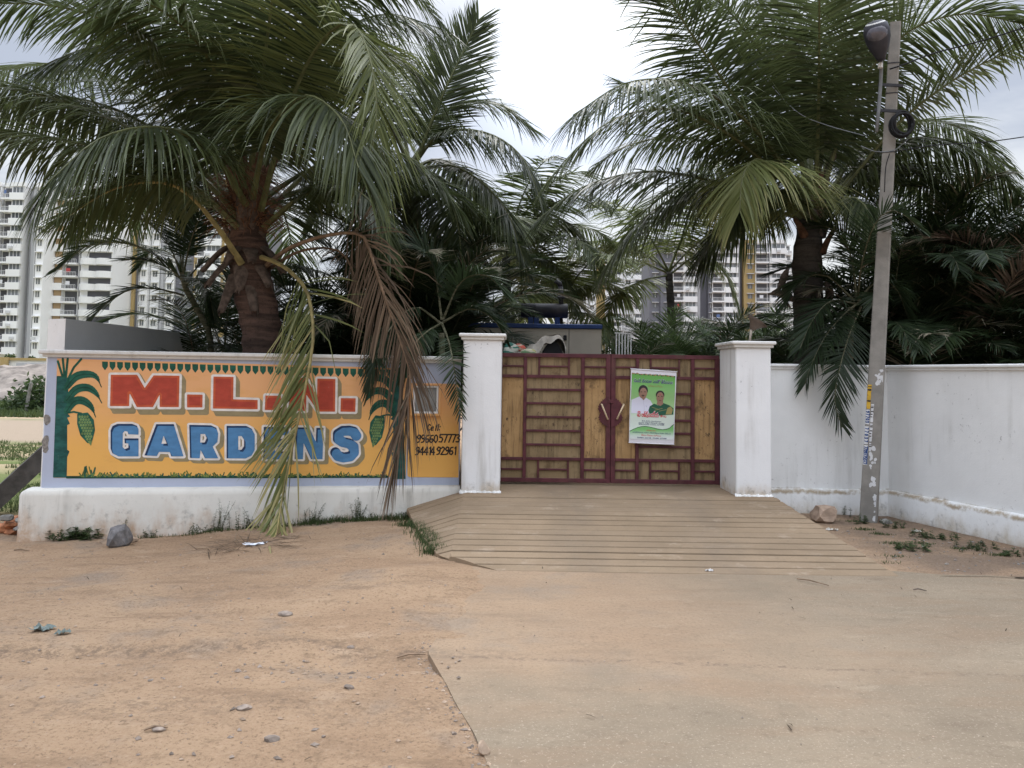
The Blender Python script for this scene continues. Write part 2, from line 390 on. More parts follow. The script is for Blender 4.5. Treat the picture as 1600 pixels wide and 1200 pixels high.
M_maroon = simple('maroon_paint', (.085, .022, .028), .55, .25, 9, .15, .3, dirt=(.12, .075, .05), dirtamt=.5)
def panel_mat(name, a, b):
    m, t = newmat(name); p = pos(t); oi = t.n('ShaderNodeObjectInfo', out=None).outputs['Random']
    q = t.n('ShaderNodeVectorMath', {0: p, 1: t.n('ShaderNodeCombineXYZ', {0: t.math('MULTIPLY', oi, 9.0), 1: 0.0, 2: t.math('MULTIPLY', oi, 5.0)})}, operation='ADD')
    c = t.mix(t.ramp(t.noise(q, 3.0, 6, .6), .3, .7), a, b)
    c = t.mix(t.ramp(t.noise(t.scale(q, (16, 16, 1.2)), 1.0, 6, .65), .46, .66, 0, .75), c, tuple(v * .5 for v in a))
    c = t.mix(t.ramp(t.noise(q, 3.2, 8, .7), .53, .68, 0, .75), c, (.105, .062, .03))
    spk = t.math('MULTIPLY', t.ramp(t.noise(t.scale(q, (3, 3, 1.4)), 9, 6, .78), .56, .64), t.ramp(t.noise(q, 1.9, 3), .44, .58))
    c = t.mix(spk, c, (.06, .035, .022))
    finish(t, c, .62, t.noise(q, 30, 4), .15, .006, .25); return m
M_panel = panel_mat('mustard_sheet', (.215, .150, .078), (.285, .205, .112))
M_panelb = panel_mat('ochre_sheet', (.34, .205, .088), (.45, .285, .130))
M_cream = simple('cream_handle', (.55, .43, .28), .6, .2, 30, .1)

def paint(name, col, var=.12, wear=.12):
    m, t = newmat(name); p = pos(t)
    c = t.mix(t.ramp(t.noise(t.scale(p, (1, 1, 2)), 7, 6, .65), .3, .7), tuple(v * (1 - var) for v in col), tuple(min(1, v * (1 + var)) for v in col))
    c = t.mix(t.ramp(t.noise(p, 34, 6, .75), .60, .74, 0, wear * 3), c, (.30, .27, .22))
    finish(t, c, .75, t.noise(p, 40, 4), .15, .004, .25); return m
def orange_mat():
    m, t = newmat('orange_mural_paint'); p = pos(t); z = t.sep(p)[2]
    zz = t.math('ADD', z, t.math('MULTIPLY', t.math('SUBTRACT', t.noise(t.scale(p, (1, 1, 2)), 1.8, 5), .5), .6))
    c = t.mix(t.ramp(zz, .8, 1.85), (.80, .435, .115), (.78, .415, .195))
    c = t.mix(t.ramp(t.noise(t.scale(p, (2, 2, 5)), 1.5, 6, .6), .5, .72, 0, .4), c, (.68, .35, .105))
    c = t.mix(t.ramp(t.noise(p, 30, 6, .75), .61, .73, 0, .4), c, (.46, .30, .15))
    finish(t, c, .75, t.noise(p, 40, 4), .15, .004, .25); return m
M_orange = orange_mat()
P_red = paint('red_letter', (.42, .065, .040)); P_redlight = paint('orange_red_rim', (.52, .105, .045))
P_white = paint('white_letter', (.76, .71, .66)); P_shade = paint('olive_letter_shadow', (.29, .235, .13))
P_blue = paint('blue_letter', (.085, .225, .42)); P_navy = paint('navy_letter', (.018, .042, .105))
P_green = paint('green_leaf_paint', (.018, .095, .062), .3); P_trunk = paint('green_trunk_paint', (.020, .088, .075), .35)
P_dkgreen = paint('dark_green_paint', (.012, .055, .035), .3); P_fruit = paint('fruit_green_paint', (.15, .23, .085), .35)
P_black = paint('black_lettering', (.035, .028, .025)); P_grassp = paint('grass_green_paint', (.13, .17, .045), .4)

# ------------------------------------------------------------------ flat painted shapes (signed-distance outlines turned into thin meshes)
class Plane:
    def __init__(s, O, U, V):
        s.O = Vector(O); s.U = Vector(U).normalized(); s.V = Vector(V).normalized(); s.N = s.U.cross(s.V).normalized()
    def w(s, u, v, off=0): return s.O + s.U * u + s.V * v + s.N * off
    def uv(s, px, py):
        d = ray(px, py); t = (s.O - CAM).dot(s.N) / d.dot(s.N); p = CAM + d * t - s.O
        return (p.dot(s.U), p.dot(s.V))
def seg_d(u, v, a, b):
    dx, dy = b[0] - a[0], b[1] - a[1]; l2 = dx * dx + dy * dy + 1e-12
    t = np.clip(((u - a[0]) * dx + (v - a[1]) * dy) / l2, 0, 1)
    return np.hypot(u - a[0] - t * dx, v - a[1] - t * dy)
def s_poly(P):
    def f(u, v):
        d = np.full(u.shape, 1e9); ins = np.zeros(u.shape, bool)
        for i in range(len(P)):
            a, b = P[i], P[(i + 1) % len(P)]
            d = np.minimum(d, seg_d(u, v, a, b))
            c = ((a[1] > v) != (b[1] > v)); ins ^= c & (u < (b[0] - a[0]) * (v - a[1]) / (b[1] - a[1] + 1e-12) + a[0])
        return np.where(ins, -d, d)
    return f
def s_line(P, wd):
    def f(u, v):
        d = np.full(u.shape, 1e9)
        for i in range(len(P) - 1):
            w0 = wd[i] if isinstance(wd, (list, tuple)) else wd
            d = np.minimum(d, seg_d(u, v, P[i], P[i + 1]) - w0)
        return d
    return f
def s_ell(c, a, b, rot=0.0):
    ca, sa = math.cos(rot), math.sin(rot)
    def f(u, v):
        x = (u - c[0]) * ca + (v - c[1]) * sa; y = -(u - c[0]) * sa + (v - c[1]) * ca
        return (np.hypot(x / a, y / b) - 1) * min(a, b)
    return f
def s_off(f, r): return lambda u, v: f(u, v) - r
def s_shift(f, du, dv): return lambda u, v: f(u - du, v - dv)
def s_sub(f, g): return lambda u, v: np.maximum(f(u, v), -g(u, v))
def s_or(*fs): return lambda u, v: np.minimum.reduce([f(u, v) for f in fs])
def s_and(f, g): return lambda u, v: np.maximum(f(u, v), g(u, v))

def paint_sdf(mb, pl, f, bounds, res, off, m=0):
    u0, u1, v0, v1 = bounds; nu = max(2, int((u1 - u0) / res)); nv = max(2, int((v1 - v0) / res))
    us = np.linspace(u0, u1, nu + 1); vs = np.linspace(v0, v1, nv + 1)
    UU, VV = np.meshgrid(us, vs, indexing='ij'); D = f(UU, VV); D = np.where(D == 0, 1e-9, D); I = D < 0
    cnt = I[:-1, :-1].astype(int) + I[1:, :-1] + I[1:, 1:] + I[:-1, 1:]
    vl = []; fl = []
    W_ = lambda u, v: vl.append(pl.w(u, v, off)) or len(vl) - 1
    for j in range(nv):
        full = np.flatnonzero(cnt[:, j] == 4)
        if len(full):
            br = np.flatnonzero(np.diff(full) > 1); st = np.concatenate(([0], br + 1)); en = np.concatenate((br, [len(full) - 1]))
            for a, b in zip(st, en):
                i0, i1 = full[a], full[b] + 1
                fl.append((W_(us[i0], vs[j]), W_(us[i1], vs[j]), W_(us[i1], vs[j + 1]), W_(us[i0], vs[j + 1])))
    for i, j in np.argwhere((cnt > 0) & (cnt < 4)):
        c = [(us[i], vs[j], D[i, j]), (us[i + 1], vs[j], D[i + 1, j]), (us[i + 1], vs[j + 1], D[i + 1, j + 1]), (us[i], vs[j + 1], D[i, j + 1])]
        q = []
        for k in range(4):
            a, b = c[k], c[(k + 1) % 4]
            if a[2] < 0: q.append((a[0], a[1]))
            if (a[2] < 0) != (b[2] < 0):
                t = a[2] / (a[2] - b[2]); q.append((a[0] + (b[0] - a[0]) * t, a[1] + (b[1] - a[1]) * t))
        if len(q) >= 3: fl.append(tuple(W_(*p) for p in q))
    if fl: mb.add(vl, fl, m)
def bnd(P, pad=.03):
    return (min(p[0] for p in P) - pad, max(p[0] for p in P) + pad, min(p[1] for p in P) - pad, max(p[1] for p in P) + pad)

DIG = {  # hand-lettered strokes in a 0.6 x 1 box
 '0': [[(.3, 1), (.08, .8), (.05, .3), (.3, 0), (.52, .3), (.5, .8), (.3, 1)]], '1': [[(.18, .85), (.32, 1), (.3, 0)]],
 '2': [[(.05, .8), (.25, 1), (.48, .85), (.45, .6), (.05, .02), (.52, .02)]], '3': [[(.06, .92), (.3, 1), (.5, .8), (.22, .56), (.5, .35), (.4, .05), (.05, .05)]],
 '4': [[(.42, 0), (.42, 1), (.03, .32), (.56, .32)]], '5': [[(.52, 1), (.12, 1), (.1, .6), (.35, .62), (.52, .38), (.38, .03), (.05, .05)]],
 '6': [[(.48, .95), (.2, .9), (.05, .45), (.1, .1), (.35, 0), (.52, .25), (.4, .5), (.1, .42)]], '7': [[(.04, 1), (.54, 1), (.22, 0)]],
 '8': [[(.28, .54), (.08, .8), (.28, 1), (.48, .8), (.28, .54), (.05, .25), (.28, 0), (.52, .25), (.28, .54)]], '9': [[(.5, .62), (.25, .48), (.06, .72), (.25, 1), (.48, .92), (.5, .5), (.38, .1), (.1, .02)]],
 'C': [[(.56, .85), (.32, 1), (.06, .6), (.1, .15), (.32, 0), (.54, .12)]], 'e': [[(.1, .34), (.45, .38), (.4, .6), (.22, .64), (.06, .35), (.18, .02), (.46, .08)]],
 'l': [[(.3, 1), (.26, 0)]], ':': [[(.24, .62), (.24, .66)], [(.2, .1), (.2, .14)]], '.': [[(.2, .02), (.2, .05)]], 'x': [[(.1, .6), (.5, 0)], [(.5, .6), (.1, 0)]],
 'K': [[(.08, 1), (.08, 0)], [(.5, 1), (.1, .5), (.52, 0)]], 'g': [[(.48, .6), (.2, .62), (.08, .38), (.25, .15), (.46, .3), (.47, .6), (.44, -.2), (.15, -.25)]], 's': [[(.46, .58), (.2, .62), (.12, .42), (.42, .28), (.4, .04), (.08, .04)]], ' ': []}
def lettering(mb, pl, text, u, v, h, adv, wd, off, m=0, res=.004, slant=.06, du=(1, 0), dv=(0, 1)):
    """strokes of text from (u, v); du / dv turn the writing direction"""
    x = 0.0
    for ch in text:
        for st in DIG.get(ch, []):
            P = []
            for a, b in st:
                s_ = x + (a + slant * b) * h * .95; t_ = b * h
                P.append((u + s_ * du[0] + t_ * dv[0], v + s_ * du[1] + t_ * dv[1]))
            paint_sdf(mb, pl, s_line(P, wd), bnd(P, wd * 2), res, off, m)
        x += adv * h * (.55 if ch in 'l:1 ' else 1)

# ------------------------------------------------------------------ ground, apron, ramp
def gh(x, y):
    x = np.asarray(x, float); y = np.asarray(y, float)
    z = -.014 - .26 * sstep(-.9, -6.0, x) * sstep(4.5, 10.2, y)
    z = z + .030 * sstep(-.05, -.6, x) * sstep(5.5, 6.6, y) * sstep(11.5, 9.5, y)
    z = z - .03 * sstep(3.8, 5.5, x) * sstep(7.5, 9.5, y)
    near = sstep(16, 12, y) * sstep(14, 9, np.abs(x))
    rough = (fbm(x * 1.1, y * 2.0, 5) - .5) * .10 + (fbm(x * 7, y * 9, 3) - .5) * .022
    amp = .22 + .78 * sstep(.2, -1.2, x)
    z = z + rough * near * amp * sstep(1.2, 2.5, y)
    rut = np.exp(-((y - 5.55 - .05 * x + .25 * np.sin(x * .6)) / .16) ** 2) * sstep(.4, -1.0, x)
    z = z - .03 * rut * near
    return z

xs = np.concatenate((-np.geomspace(700, 9.6, 26), np.arange(-9.4, 8.6, .085), np.geomspace(8.7, 700, 26)))
ys = np.concatenate((-np.geomspace(60, 3, 6), np.array([0.]), np.arange(2.2, 13.4, .075), np.geomspace(13.6, 1500, 40)))
X, Y = np.meshgrid(xs, ys, indexing='ij'); Z = gh(X, Y)
V = np.stack((X, Y, Z), -1).reshape(-1, 3); ny = len(ys)
ii, jj = np.meshgrid(np.arange(len(xs) - 1), np.arange(ny - 1), indexing='ij')
Q = np.stack((ii * ny + jj, (ii + 1) * ny + jj, (ii + 1) * ny + jj + 1, ii * ny + jj + 1), -1).reshape(-1, 4)
me = bpy.data.meshes.new('ground'); me.from_pydata(V.tolist(), [], Q.tolist()); me.materials.append(M_dirt)
me.polygons.foreach_set('use_smooth', [True] * len(me.polygons))
import bisect
_xl, _yl, _zl = xs.tolist(), ys.tolist(), Z.tolist()
def ghz(x, y):
    i = min(max(bisect.bisect(_xl, x) - 1, 0), len(_xl) - 2); j = min(max(bisect.bisect(_yl, y) - 1, 0), len(_yl) - 2)
    fx = (x - _xl[i]) / (_xl[i + 1] - _xl[i]); fy = (y - _yl[j]) / (_yl[j + 1] - _yl[j])
    return (_zl[i][j] * (1 - fx) + _zl[i + 1][j] * fx) * (1 - fy) + (_zl[i][j + 1] * (1 - fx) + _zl[i + 1][j + 1] * fx) * fy
ground = structure(bpy.data.objects.new('ground', me)); C.objects.link(ground)

def _slab_left(y):
    e = np.interp(y, [0.5, 3.95, 5.72, 8.3], [.95, -.03, -.536, -.35])
    return e + .05 * (fbm(np.array([y * 3.1]), np.array([2.2]), 4)[0] - .5)
_slt = [_slab_left(.01 * k) for k in range(1000)]
def slab_left(y): return _slt[min(999, max(0, int(y * 100)))]
mb = MB(); rows = np.arange(0.6, 8.31, .07); ncol = 120; vs = []
for y in rows:
    xl = slab_left(y); xr = 13.0
    for k in range(ncol + 1):
        f = (k / ncol) ** 1.6; x = xl + (xr - xl) * f; yy = y
        if y > 8.2: yy = y - .30 * max(0, (x - 3.9) / 2.0) + .03 * math.sin(x * 7)
        vs.append((x, yy, .004 * math.sin(x * 1.3 + y) + .010 * (fbm(np.array([x * .9]), np.array([y * .9]), 2)[0] - .5)))
n1 = ncol + 1
fs = [(i * n1 + k, i * n1 + k + 1, (i + 1) * n1 + k + 1, (i + 1) * n1 + k) for i in range(len(rows) - 1) for k in range(ncol)]
mb.add(vs, fs)
sk = [(vs[i * n1][0] - .012, vs[i * n1][1], -.12) for i in range(len(rows))]
mb.add([vs[i * n1] for i in range(len(rows))] + sk, [(i, i + 1, len(rows) + i + 1, len(rows) + i) for i in range(len(rows) - 1)])
apron = structure(mb.build('concrete_apron', M_conc, smooth=True))

RT, RB, RZ = 11.0, 8.10, .335
def rz(y): return RZ if y >= RT else RZ * (y - RB) / (RT - RB) + .004
def rleft(y): return float(np.interp(y, [8.1, 8.6, 9.6, 11.05, 12.4], [-.10, -.72, -1.02, -1.36, -1.36]))
def rlz(y): return float(np.interp(y, [8.1, 8.6, 10.0, 11.05, 12.4], [.0, .03, .06, .10, .10]))
def rright(y): return float(np.interp(y, [8.1, 11.05, 12.4], [3.80, 3.52, 3.52]))
XC = -.60
ramp = structure(bpy.data.objects.new('entrance_ramp', None)); C.objects.link(ramp); ramp.location = (1.5, 10, 0)
mb = MB(); yl = np.linspace(RB + .02, 12.3, 40)
base = []
for y in yl:
    base += [(rleft(y) + .01, y, rlz(y) - .045), (max(XC, rleft(y) + .05), y, rz(y) - .04), (rright(y) - .01, y, rz(y) - .04), (rright(y) + .02, y, -.2), (rleft(y) + .02, y, -.35)]
mb.add(base, [(i * 5 + k, i * 5 + k + 1, (i + 1) * 5 + k + 1, (i + 1) * 5 + k) for i in range(len(yl) - 1) for k in (0, 1, 2)] + [(i * 5 + 4, i * 5, (i + 1) * 5, (i + 1) * 5 + 4) for i in range(len(yl) - 1)])
mb.build('ramp_bed', M_gap, ramp)
edges = list(np.linspace(RB, RT, 16)) + [11.3, 12.3]
for i in range(len(edges) - 1):
    a, b = edges[i] + .014, edges[i + 1] - .014
    if i: a += random.uniform(-.02, .02)
    mb = MB(); nx = 22
    if i == len(edges) - 2: xl = lambda y: -.17
    else: xl = rleft
    rows_ = [(a, -.06), (a, -.006), (a + .006, 0), ((a + b) / 2, .002), (b - .006, 0), (b, -.006), (b, -.06)]
    vs = []
    for (y, dz_) in rows_:
        L_, R_ = xl(y), rright(y)
        if i == len(edges) - 2: R_ = 3.04
        if i == len(edges) - 3: L_ = max(L_, -1.36)
        pts = sorted(set([L_, min(max(XC, L_ + .02), R_)] + list(np.linspace(max(XC, L_) + .05, R_, nx - 2))))
        while len(pts) < nx: pts.append(pts[-1] + 1e-4)
        for k, x in enumerate(pts[:nx]):
            zt = rz(y)
            if x < XC and L_ < XC: zt = rz(y) + (rlz(y) - rz(y)) * (XC - x) / (XC - L_)
            jg = .012 * (fbm(np.array([x * 5.]), np.array([i * 3.3 + y]), 2)[0] - .5)
            vs.append((x + (jg if 0 < k < nx - 1 else jg * 3), y + jg * .7, zt + dz_))
    fs = [(r_ * nx + k, r_ * nx + k + 1, (r_ + 1) * nx + k + 1, (r_ + 1) * nx + k) for r_ in range(len(rows_) - 1) for k in range(nx - 1)]
    fs += [tuple(r_ * nx + nx - 1 for r_ in range(len(rows_))), tuple(r_ * nx for r_ in reversed(range(len(rows_))))]
    mb.add(vs, fs); mb.build('ramp_strip', M_ramp, ramp)

# ------------------------------------------------------------------ painted sign wall
WL, WR = Vector((-6.0, 10.6, 0)), Vector((-.70, 11.45, 0))
SW = Plane(WL, WR - WL, (0, 0, 1)); WLEN = (WR - WL).length
WB, WT = .38, 2.15
wall = thing('sign_wall', (-3.4, 11.0, -.2), 'long low lilac wall painted with an orange garden signboard, left of the gate', 'wall')
def wbox(mb, u0, u1, d0, d1, z0, z1, bev=.008, m=0, pl=SW):
    vs, fs = chamfer((u0, d0, z0), (u1, d1, z1), bev)
    mb.add([pl.O + pl.U * a + pl.N * b + Vector((0, 0, c)) for a, b, c in vs], fs, m)
mb = MB(); wbox(mb, 0, WLEN, -.24, 0, .2, 2.07); mb.build('wall_body', M_lilac, wall)
mb = MB(); wbox(mb, -.05, WLEN, -.28, .035, 2.062, 2.105, .006); mb.build('lower_coping', M_coping, wall)
mb = MB(); wbox(mb, -.09, WLEN, -.32, .075, 2.1, 2.155, .012); mb.build('upper_coping', M_coping, wall)
mb = MB(); n_u, prof = 150, [(-.10, -.6), (.17, -.6), (.175, -.3), (.165, -.1), (.155, .1), (.15, .3), (.14, .355), (.11, .378), (.04, .385), (-.10, .385)]
vs = []
for i in range(n_u + 1):
    u = -.21 + (WLEN + .21) * i / n_u
    for k, (d, z) in enumerate(prof):
        nn = fbm(np.array([u * 3.1]), np.array([z * 4 + 3]), 3)[0] - .5
        e = .05 * max(0, 1 - i / 2.0)
        p = SW.O + SW.U * (u + (.03 * nn if i == 0 else 0)) + SW.N * (d + (.05 * nn * (1.3 if z < 0 else .5) if 0 < k < 9 else 0) - e * (d > 0)) + Vector((0, 0, z - (e * .8 if z > .3 else 0) + .012 * nn * (z > .3)))
        vs.append(p)
K = len(prof)
mb.add(vs, [(i * K + k, (i + 1) * K + k, (i + 1) * K + k + 1, i * K + k + 1) for i in range(n_u) for k in range(K - 1)] + [tuple(range(K)), tuple(n_u * K + k for k in reversed(range(K)))])
mb.build('plinth', M_plinth, wall, smooth=True)

def z2(x, y): return (60 + x / 5.2185, 530 + y / 5.2185)       # enlarged views the lettering was measured in
def z3(x, y): return (310 + x / 3.7209, 540 + y / 3.7209)
def z1(x, y): return (x / 3.157, 500 + y / 3.157)
def UV(fn, pts): return [SW.uv(*fn(*p)) for p in pts]

quad = [SW.uv(89.5, 560), SW.uv(639, 575.5), SW.uv(634, 745.5), SW.uv(83, 746.5)]
mb = MB(); paint_sdf(mb, SW, s_poly(quad), bnd(quad), .03, .0025)
panel = mb.build('mural_panel', M_orange, wall)
quadr = [SW.uv(639, 598), SW.uv(717, 600), SW.uv(716.5, 746), SW.uv(636.5, 745.5)]
mb = MB(); paint_sdf(mb, SW, s_poly(quadr), bnd(quadr), .03, .0025); cell_panel = mb.build('contact_panel', M_orange, wall)

LET = []
LET.append(('r', s_poly(UV(z2, [(592, 290), (806, 290), (868, 398), (940, 295), (1152, 298), (1146, 553), (990, 553), (990, 452), (935, 553), (803, 553), (745, 440), (741, 545), (585, 545)])), UV(z2, [(585, 290), (1152, 553)])))
LET.append(('r', s_poly(UV(z2, [(1213, 450), (1340, 452), (1338, 556), (1213, 556)])), UV(z2, [(1213, 450), (1340, 556)])))
LET.append(('r', s_poly(UV(z3, [(88, 180), (205, 182), (203, 312), (345, 316), (345, 370), (85, 366)])), UV(z3, [(85, 180), (345, 370)])))
LET.append(('r', s_poly(UV(z3, [(390, 290), (480, 292), (478, 375), (386, 374)])), UV(z3, [(386, 290), (480, 375)])))
LET.append(('r', s_poly(UV(z3, [(530, 186), (625, 188), (690, 290), (692, 192), (797, 194), (795, 384), (697, 384), (628, 285), (626, 380), (528, 378)])), UV(z3, [(528, 186), (797, 384)])))
LET.append(('r', s_poly(UV(z3, [(828, 305), (915, 306), (912, 385), (826, 384)])), UV(z3, [(826, 305), (915, 385)])))
G_ = s_poly(UV(z2, [(818, 778), (735, 775), (728, 752), (705, 748), (690, 765), (688, 880), (705, 896), (735, 884), (735, 850), (705, 848), (702, 808), (818, 808), (818, 955), (655, 955), (605, 930), (590, 890), (590, 745), (605, 708), (645, 690), (765, 690), (805, 706), (818, 735)]))
LET.append(('b', G_, UV(z2, [(588, 690), (818, 957)])))
A_ = s_sub(s_poly(UV(z2, [(962, 692), (1105, 692), (1185, 955), (1085, 955), (1072, 920), (985, 918), (968, 952), (866, 947)])), s_poly(UV(z2, [(1022, 785), (1048, 852), (1004, 852)])))
LET.append(('b', A_, UV(z2, [(866, 692), (1185, 955)])))
R_l = s_sub(s_poly(UV(z1, [(934, 517), (1040, 519), (1068, 532), (1077, 560), (1073, 602), (1050, 624), (1077, 682), (1012, 682), (990, 640), (986, 682), (938, 680)])), s_poly(UV(z1, [(990, 562), (1012, 562), (1020, 582), (1010, 604), (988, 604)])))
LET.append(('b', R_l, UV(z1, [(934, 517), (1077, 682)])))
D_ = s_sub(s_poly(UV(z1, [(1118, 522), (1215, 522), (1242, 536), (1257, 565), (1257, 640), (1242, 668), (1212, 683), (1118, 682)])), s_poly(UV(z1, [(1176, 572), (1192, 572), (1204, 590), (1204, 622), (1192, 640), (1176, 640)])))
LET.append(('b', D_, UV(z1, [(1118, 522), (1257, 683)])))
LET.append(('b', s_poly(UV(z3, [(380, 472), (525, 474), (525, 520), (446, 519), (446, 542), (510, 543), (510, 590), (445, 589), (445, 614), (525, 615), (525, 662), (377, 660)])), UV(z3, [(377, 472), (525, 662)])))
LET.append(('b', s_poly(UV(z3, [(568, 475), (645, 475), (683, 560), (686, 478), (728, 478), (722, 660), (655, 660), (612, 565), (608, 660), (560, 660)])), UV(z3, [(560, 475), (728, 660)])))
S_ = s_line(UV(z3, [(918, 524), (902, 500), (875, 494), (838, 496), (812, 512), (812, 542), (838, 560), (875, 568), (902, 588), (904, 622), (884, 644), (845, 650), (812, 642), (796, 620)]), .068)
LET.append(('b', S_, UV(z3, [(785, 480), (935, 665)])))
for kind, f, bb in LET:
    b = bnd(bb, .14); mb = MB()
    out = s_off(f, .030 if kind == 'r' else .027)
    def shadow(u, v, out=out, kind=kind):
        d = out(u, v)
        if kind == 'r':
            for k in range(1, 6): d = np.minimum(d, out(u - .011 * k, v + .0022 * k * k + .003 * k))
        else:
            for k in range(1, 6): d = np.minimum(d, out(u - .0105 * k, v + .0085 * k))
        return d
    paint_sdf(mb, SW, shadow, b, .007, .0040, 0)
    paint_sdf(mb, SW, out, b, .006, .0055, 1)
    if kind == 'r':
        paint_sdf(mb, SW, f, b, .006, .0070, 2); paint_sdf(mb, SW, s_off(f, -.028), b, .006, .0085, 3)
        mb.build('letter', [P_shade, P_white, P_redlight, P_red], panel)
    else:
        paint_sdf(mb, SW, f, b, .006, .0070, 3)
        paint_sdf(mb, SW, s_and(f, s_off(s_shift(f, .022, -.026), .001)), b, .006, .0085, 2)
        mb.build('letter', [P_shade, P_white, P_blue, P_navy], panel)

# leaf garland along the top of the mural
x = 159.0
while x < 640:
    t = (x - 90) / 549; y = 560 + 15.5 * t + 2.5
    pts = [(x, y), (x + 10.2, y + .3), (x + 10.2, y + 8.5), (x + 5.2, y + 15), (x + .3, y + 8.5)]
    P = [SW.uv(*p) for p in pts]; mb = MB()
    paint_sdf(mb, SW, s_off(s_poly(P), -.004), bnd(P), .006, .004); mb.build('painted_leaf', P_green, panel)
    x += 11.75
def arc_leaf(fn, pts, wds):
    return s_line(UV(fn, pts), wds)
def mural_palm(fn, mir, name):
    """painted palm; fn maps the enlarged left view, mir mirrors it for the right-hand one"""
    mm = fn
    P = lambda pts: [SW.uv(*mm(*p)) for p in pts]
    mb = MB()
    trunk = P([(150, 300), (235, 300), (245, 420), (235, 600), (262, 630), (236, 640), (258, 690), (236, 700), (236, 900), (255, 915), (236, 960), (232, 1128), (120, 1128)])
    paint_sdf(mb, SW, s_poly(trunk), bnd(trunk), .007, .004, 0)
    arcs = [([(225, 400), (300, 310), (390, 285), (470, 305), (515, 390)], [.062, .062, .05, .03]), ([(230, 500), (310, 410), (400, 395), (470, 440), (518, 520)], [.062, .062, .05, .03]),
            ([(230, 590), (290, 510), (360, 500), (430, 550), (468, 635)], [.062, .06, .045, .03])]
    for pts, wd in arcs:
        sp = [Vector((a, b, 0)) for a, b in pts]; q, _ = spline(sp, 18); pp = P([(p.x, p.y) for p in q])
        wl = [max(.003, .052 * math.sin(min(1, .18 + (i / 18) * .95) * math.pi) ** .7) for i in range(18)]
        paint_sdf(mb, SW, s_line(pp, wl), bnd(pp, .08), .006, .0052, 1)
        paint_sdf(mb, SW, s_line(pp, .006), bnd(pp, .03), .005, .0062, 3)
    for pts in [[(215, 310), (200, 160)], [(200, 310), (160, 180)], [(225, 310), (240, 160)], [(240, 330), (290, 230), (350, 162)]]:
        pp = P(pts); paint_sdf(mb, SW, s_line(pp, .014), bnd(pp, .05), .006, .0052, 1)
    fr = P([(325, 615), (400, 605), (445, 660), (455, 740), (435, 820), (405, 840), (350, 780), (325, 690)])
    paint_sdf(mb, SW, s_off(s_poly(fr), .012), bnd(fr), .006, .005, 1)
    c0 = P([(387, 720)])[0]
    for i in range(9):
        for k in range(6):
            x = 338 + k * 21 + (i % 2) * 10; y = 632 + i * 23
            u, v = P([(x, y)])[0]
            if s_poly(fr)(np.array([u]), np.array([v]))[0] < -.012: paint_sdf(mb, SW, s_ell((u, v), .014, .018), (u - .03, u + .03, v - .03, v + .03), .005, .0065, 2)
    tip = P([(400, 830), (440, 828), (430, 870)]); paint_sdf(mb, SW, s_poly(tip), bnd(tip), .006, .0058, 2)
    st = P([(240, 600), (290, 592), (350, 605)]); paint_sdf(mb, SW, s_line(st, .012), bnd(st, .04), .006, .0052, 1)
    mb.build('painted_palm', [P_trunk, P_green, P_fruit, P_dkgreen], panel)
mural_palm(z2, False, 'a')
def z2m(x, y):
    px, py = z2(x, y); return (633.5 - (px - 83.0) * .86, py + 6 - (py - 560) * .02)
mural_palm(z2m, True, 'b')
# painted grass along the bottom of the mural
mb = MB(); rr = random.Random(4)
for i in range(240):
    px = 128 + 472 * (rr.random() ** 1.3); base_y = 744.8
    hgt = rr.uniform(1, 4) + 5 * rr.random() ** 3 + (13 * math.exp(-((px - 135) / 14) ** 2) if rr.random() < .6 else 0)
    P = [SW.uv(px, base_y), SW.uv(px + rr.uniform(-5, 7), base_y - hgt)]
    paint_sdf(mb, SW, s_line(P, .006 + .004 * rr.random()), bnd(P, .02), .008, .0042 + .0000035 * i, rr.choice((0, 0, 1)))
P = [SW.uv(105, 745.6), SW.uv(605, 744.8)]
paint_sdf(mb, SW, s_line(P, .016), bnd(P, .03), .01, .0036, 2)
stuff(mb.build('painted_grass', [P_grassp, P_green, P_dkgreen], panel))
# phone numbers
mb = MB()
cu, cv = SW.uv(666.5, 672.5); lettering(mb, SW, 'Cell:', cu, cv, .083, .62, .0085, .0045, slant=.16)
cu, cv = SW.uv(650.5, 691.5); lettering(mb, SW, '99660', cu, cv, .105, .56, .0095, .0045); cu, cv = SW.uv(685.5, 690.8); lettering(mb, SW, '57773', cu, cv, .105, .56, .0095, .0045)
cu, cv = SW.uv(648.5, 710.5); lettering(mb, SW, '94414', cu, cv, .105, .56, .0095, .0045); cu, cv = SW.uv(681.5, 710.3); lettering(mb, SW, '92961', cu, cv, .105, .56, .0095, .0045)
mb.build('phone_lettering', P_black, cell_panel)
# small glazed meter window
mb = MB()
def ring(mb, pl, c0, c1, tk, d0, d1, m, bev=.006):
    (a, b), (c, d) = c0, c1; u0, u1 = min(a, c), max(a, c); v0, v1 = min(b, d), max(b, d)
    wbox(mb, u0, u1, d0, d1, v1 - tk, v1, bev, m, pl); wbox(mb, u0, u1, d0, d1, v0, v0 + tk, bev, m, pl)
    wbox(mb, u0, u0 + tk, d0, d1, v0 + tk, v1 - tk, bev, m, pl); wbox(mb, u1 - tk, u1, d0, d1, v0 + tk, v1 - tk, bev, m, pl)
ring(mb, SW, SW.uv(641.5, 598.5), SW.uv(688, 650), .034, .002, .055, 0); win = mb.build('window_surround', M_orange, wall)
mb = MB(); ring(mb, SW, SW.uv(645.5, 602), SW.uv(684.5, 646.5), .03, .002, .040, 0); mb.build('inner_frame', M_white, win)
M_dullglass = simple('dusty_pane', (.23, .235, .225), .25, .2, 6, .02, .5)
mb = MB(); a, b = SW.uv(647.5, 604), SW.uv(682.5, 645); wbox(mb, a[0], b[0], .003, .010, b[1], a[1], .001); mb.build('pane', M_dullglass, win)
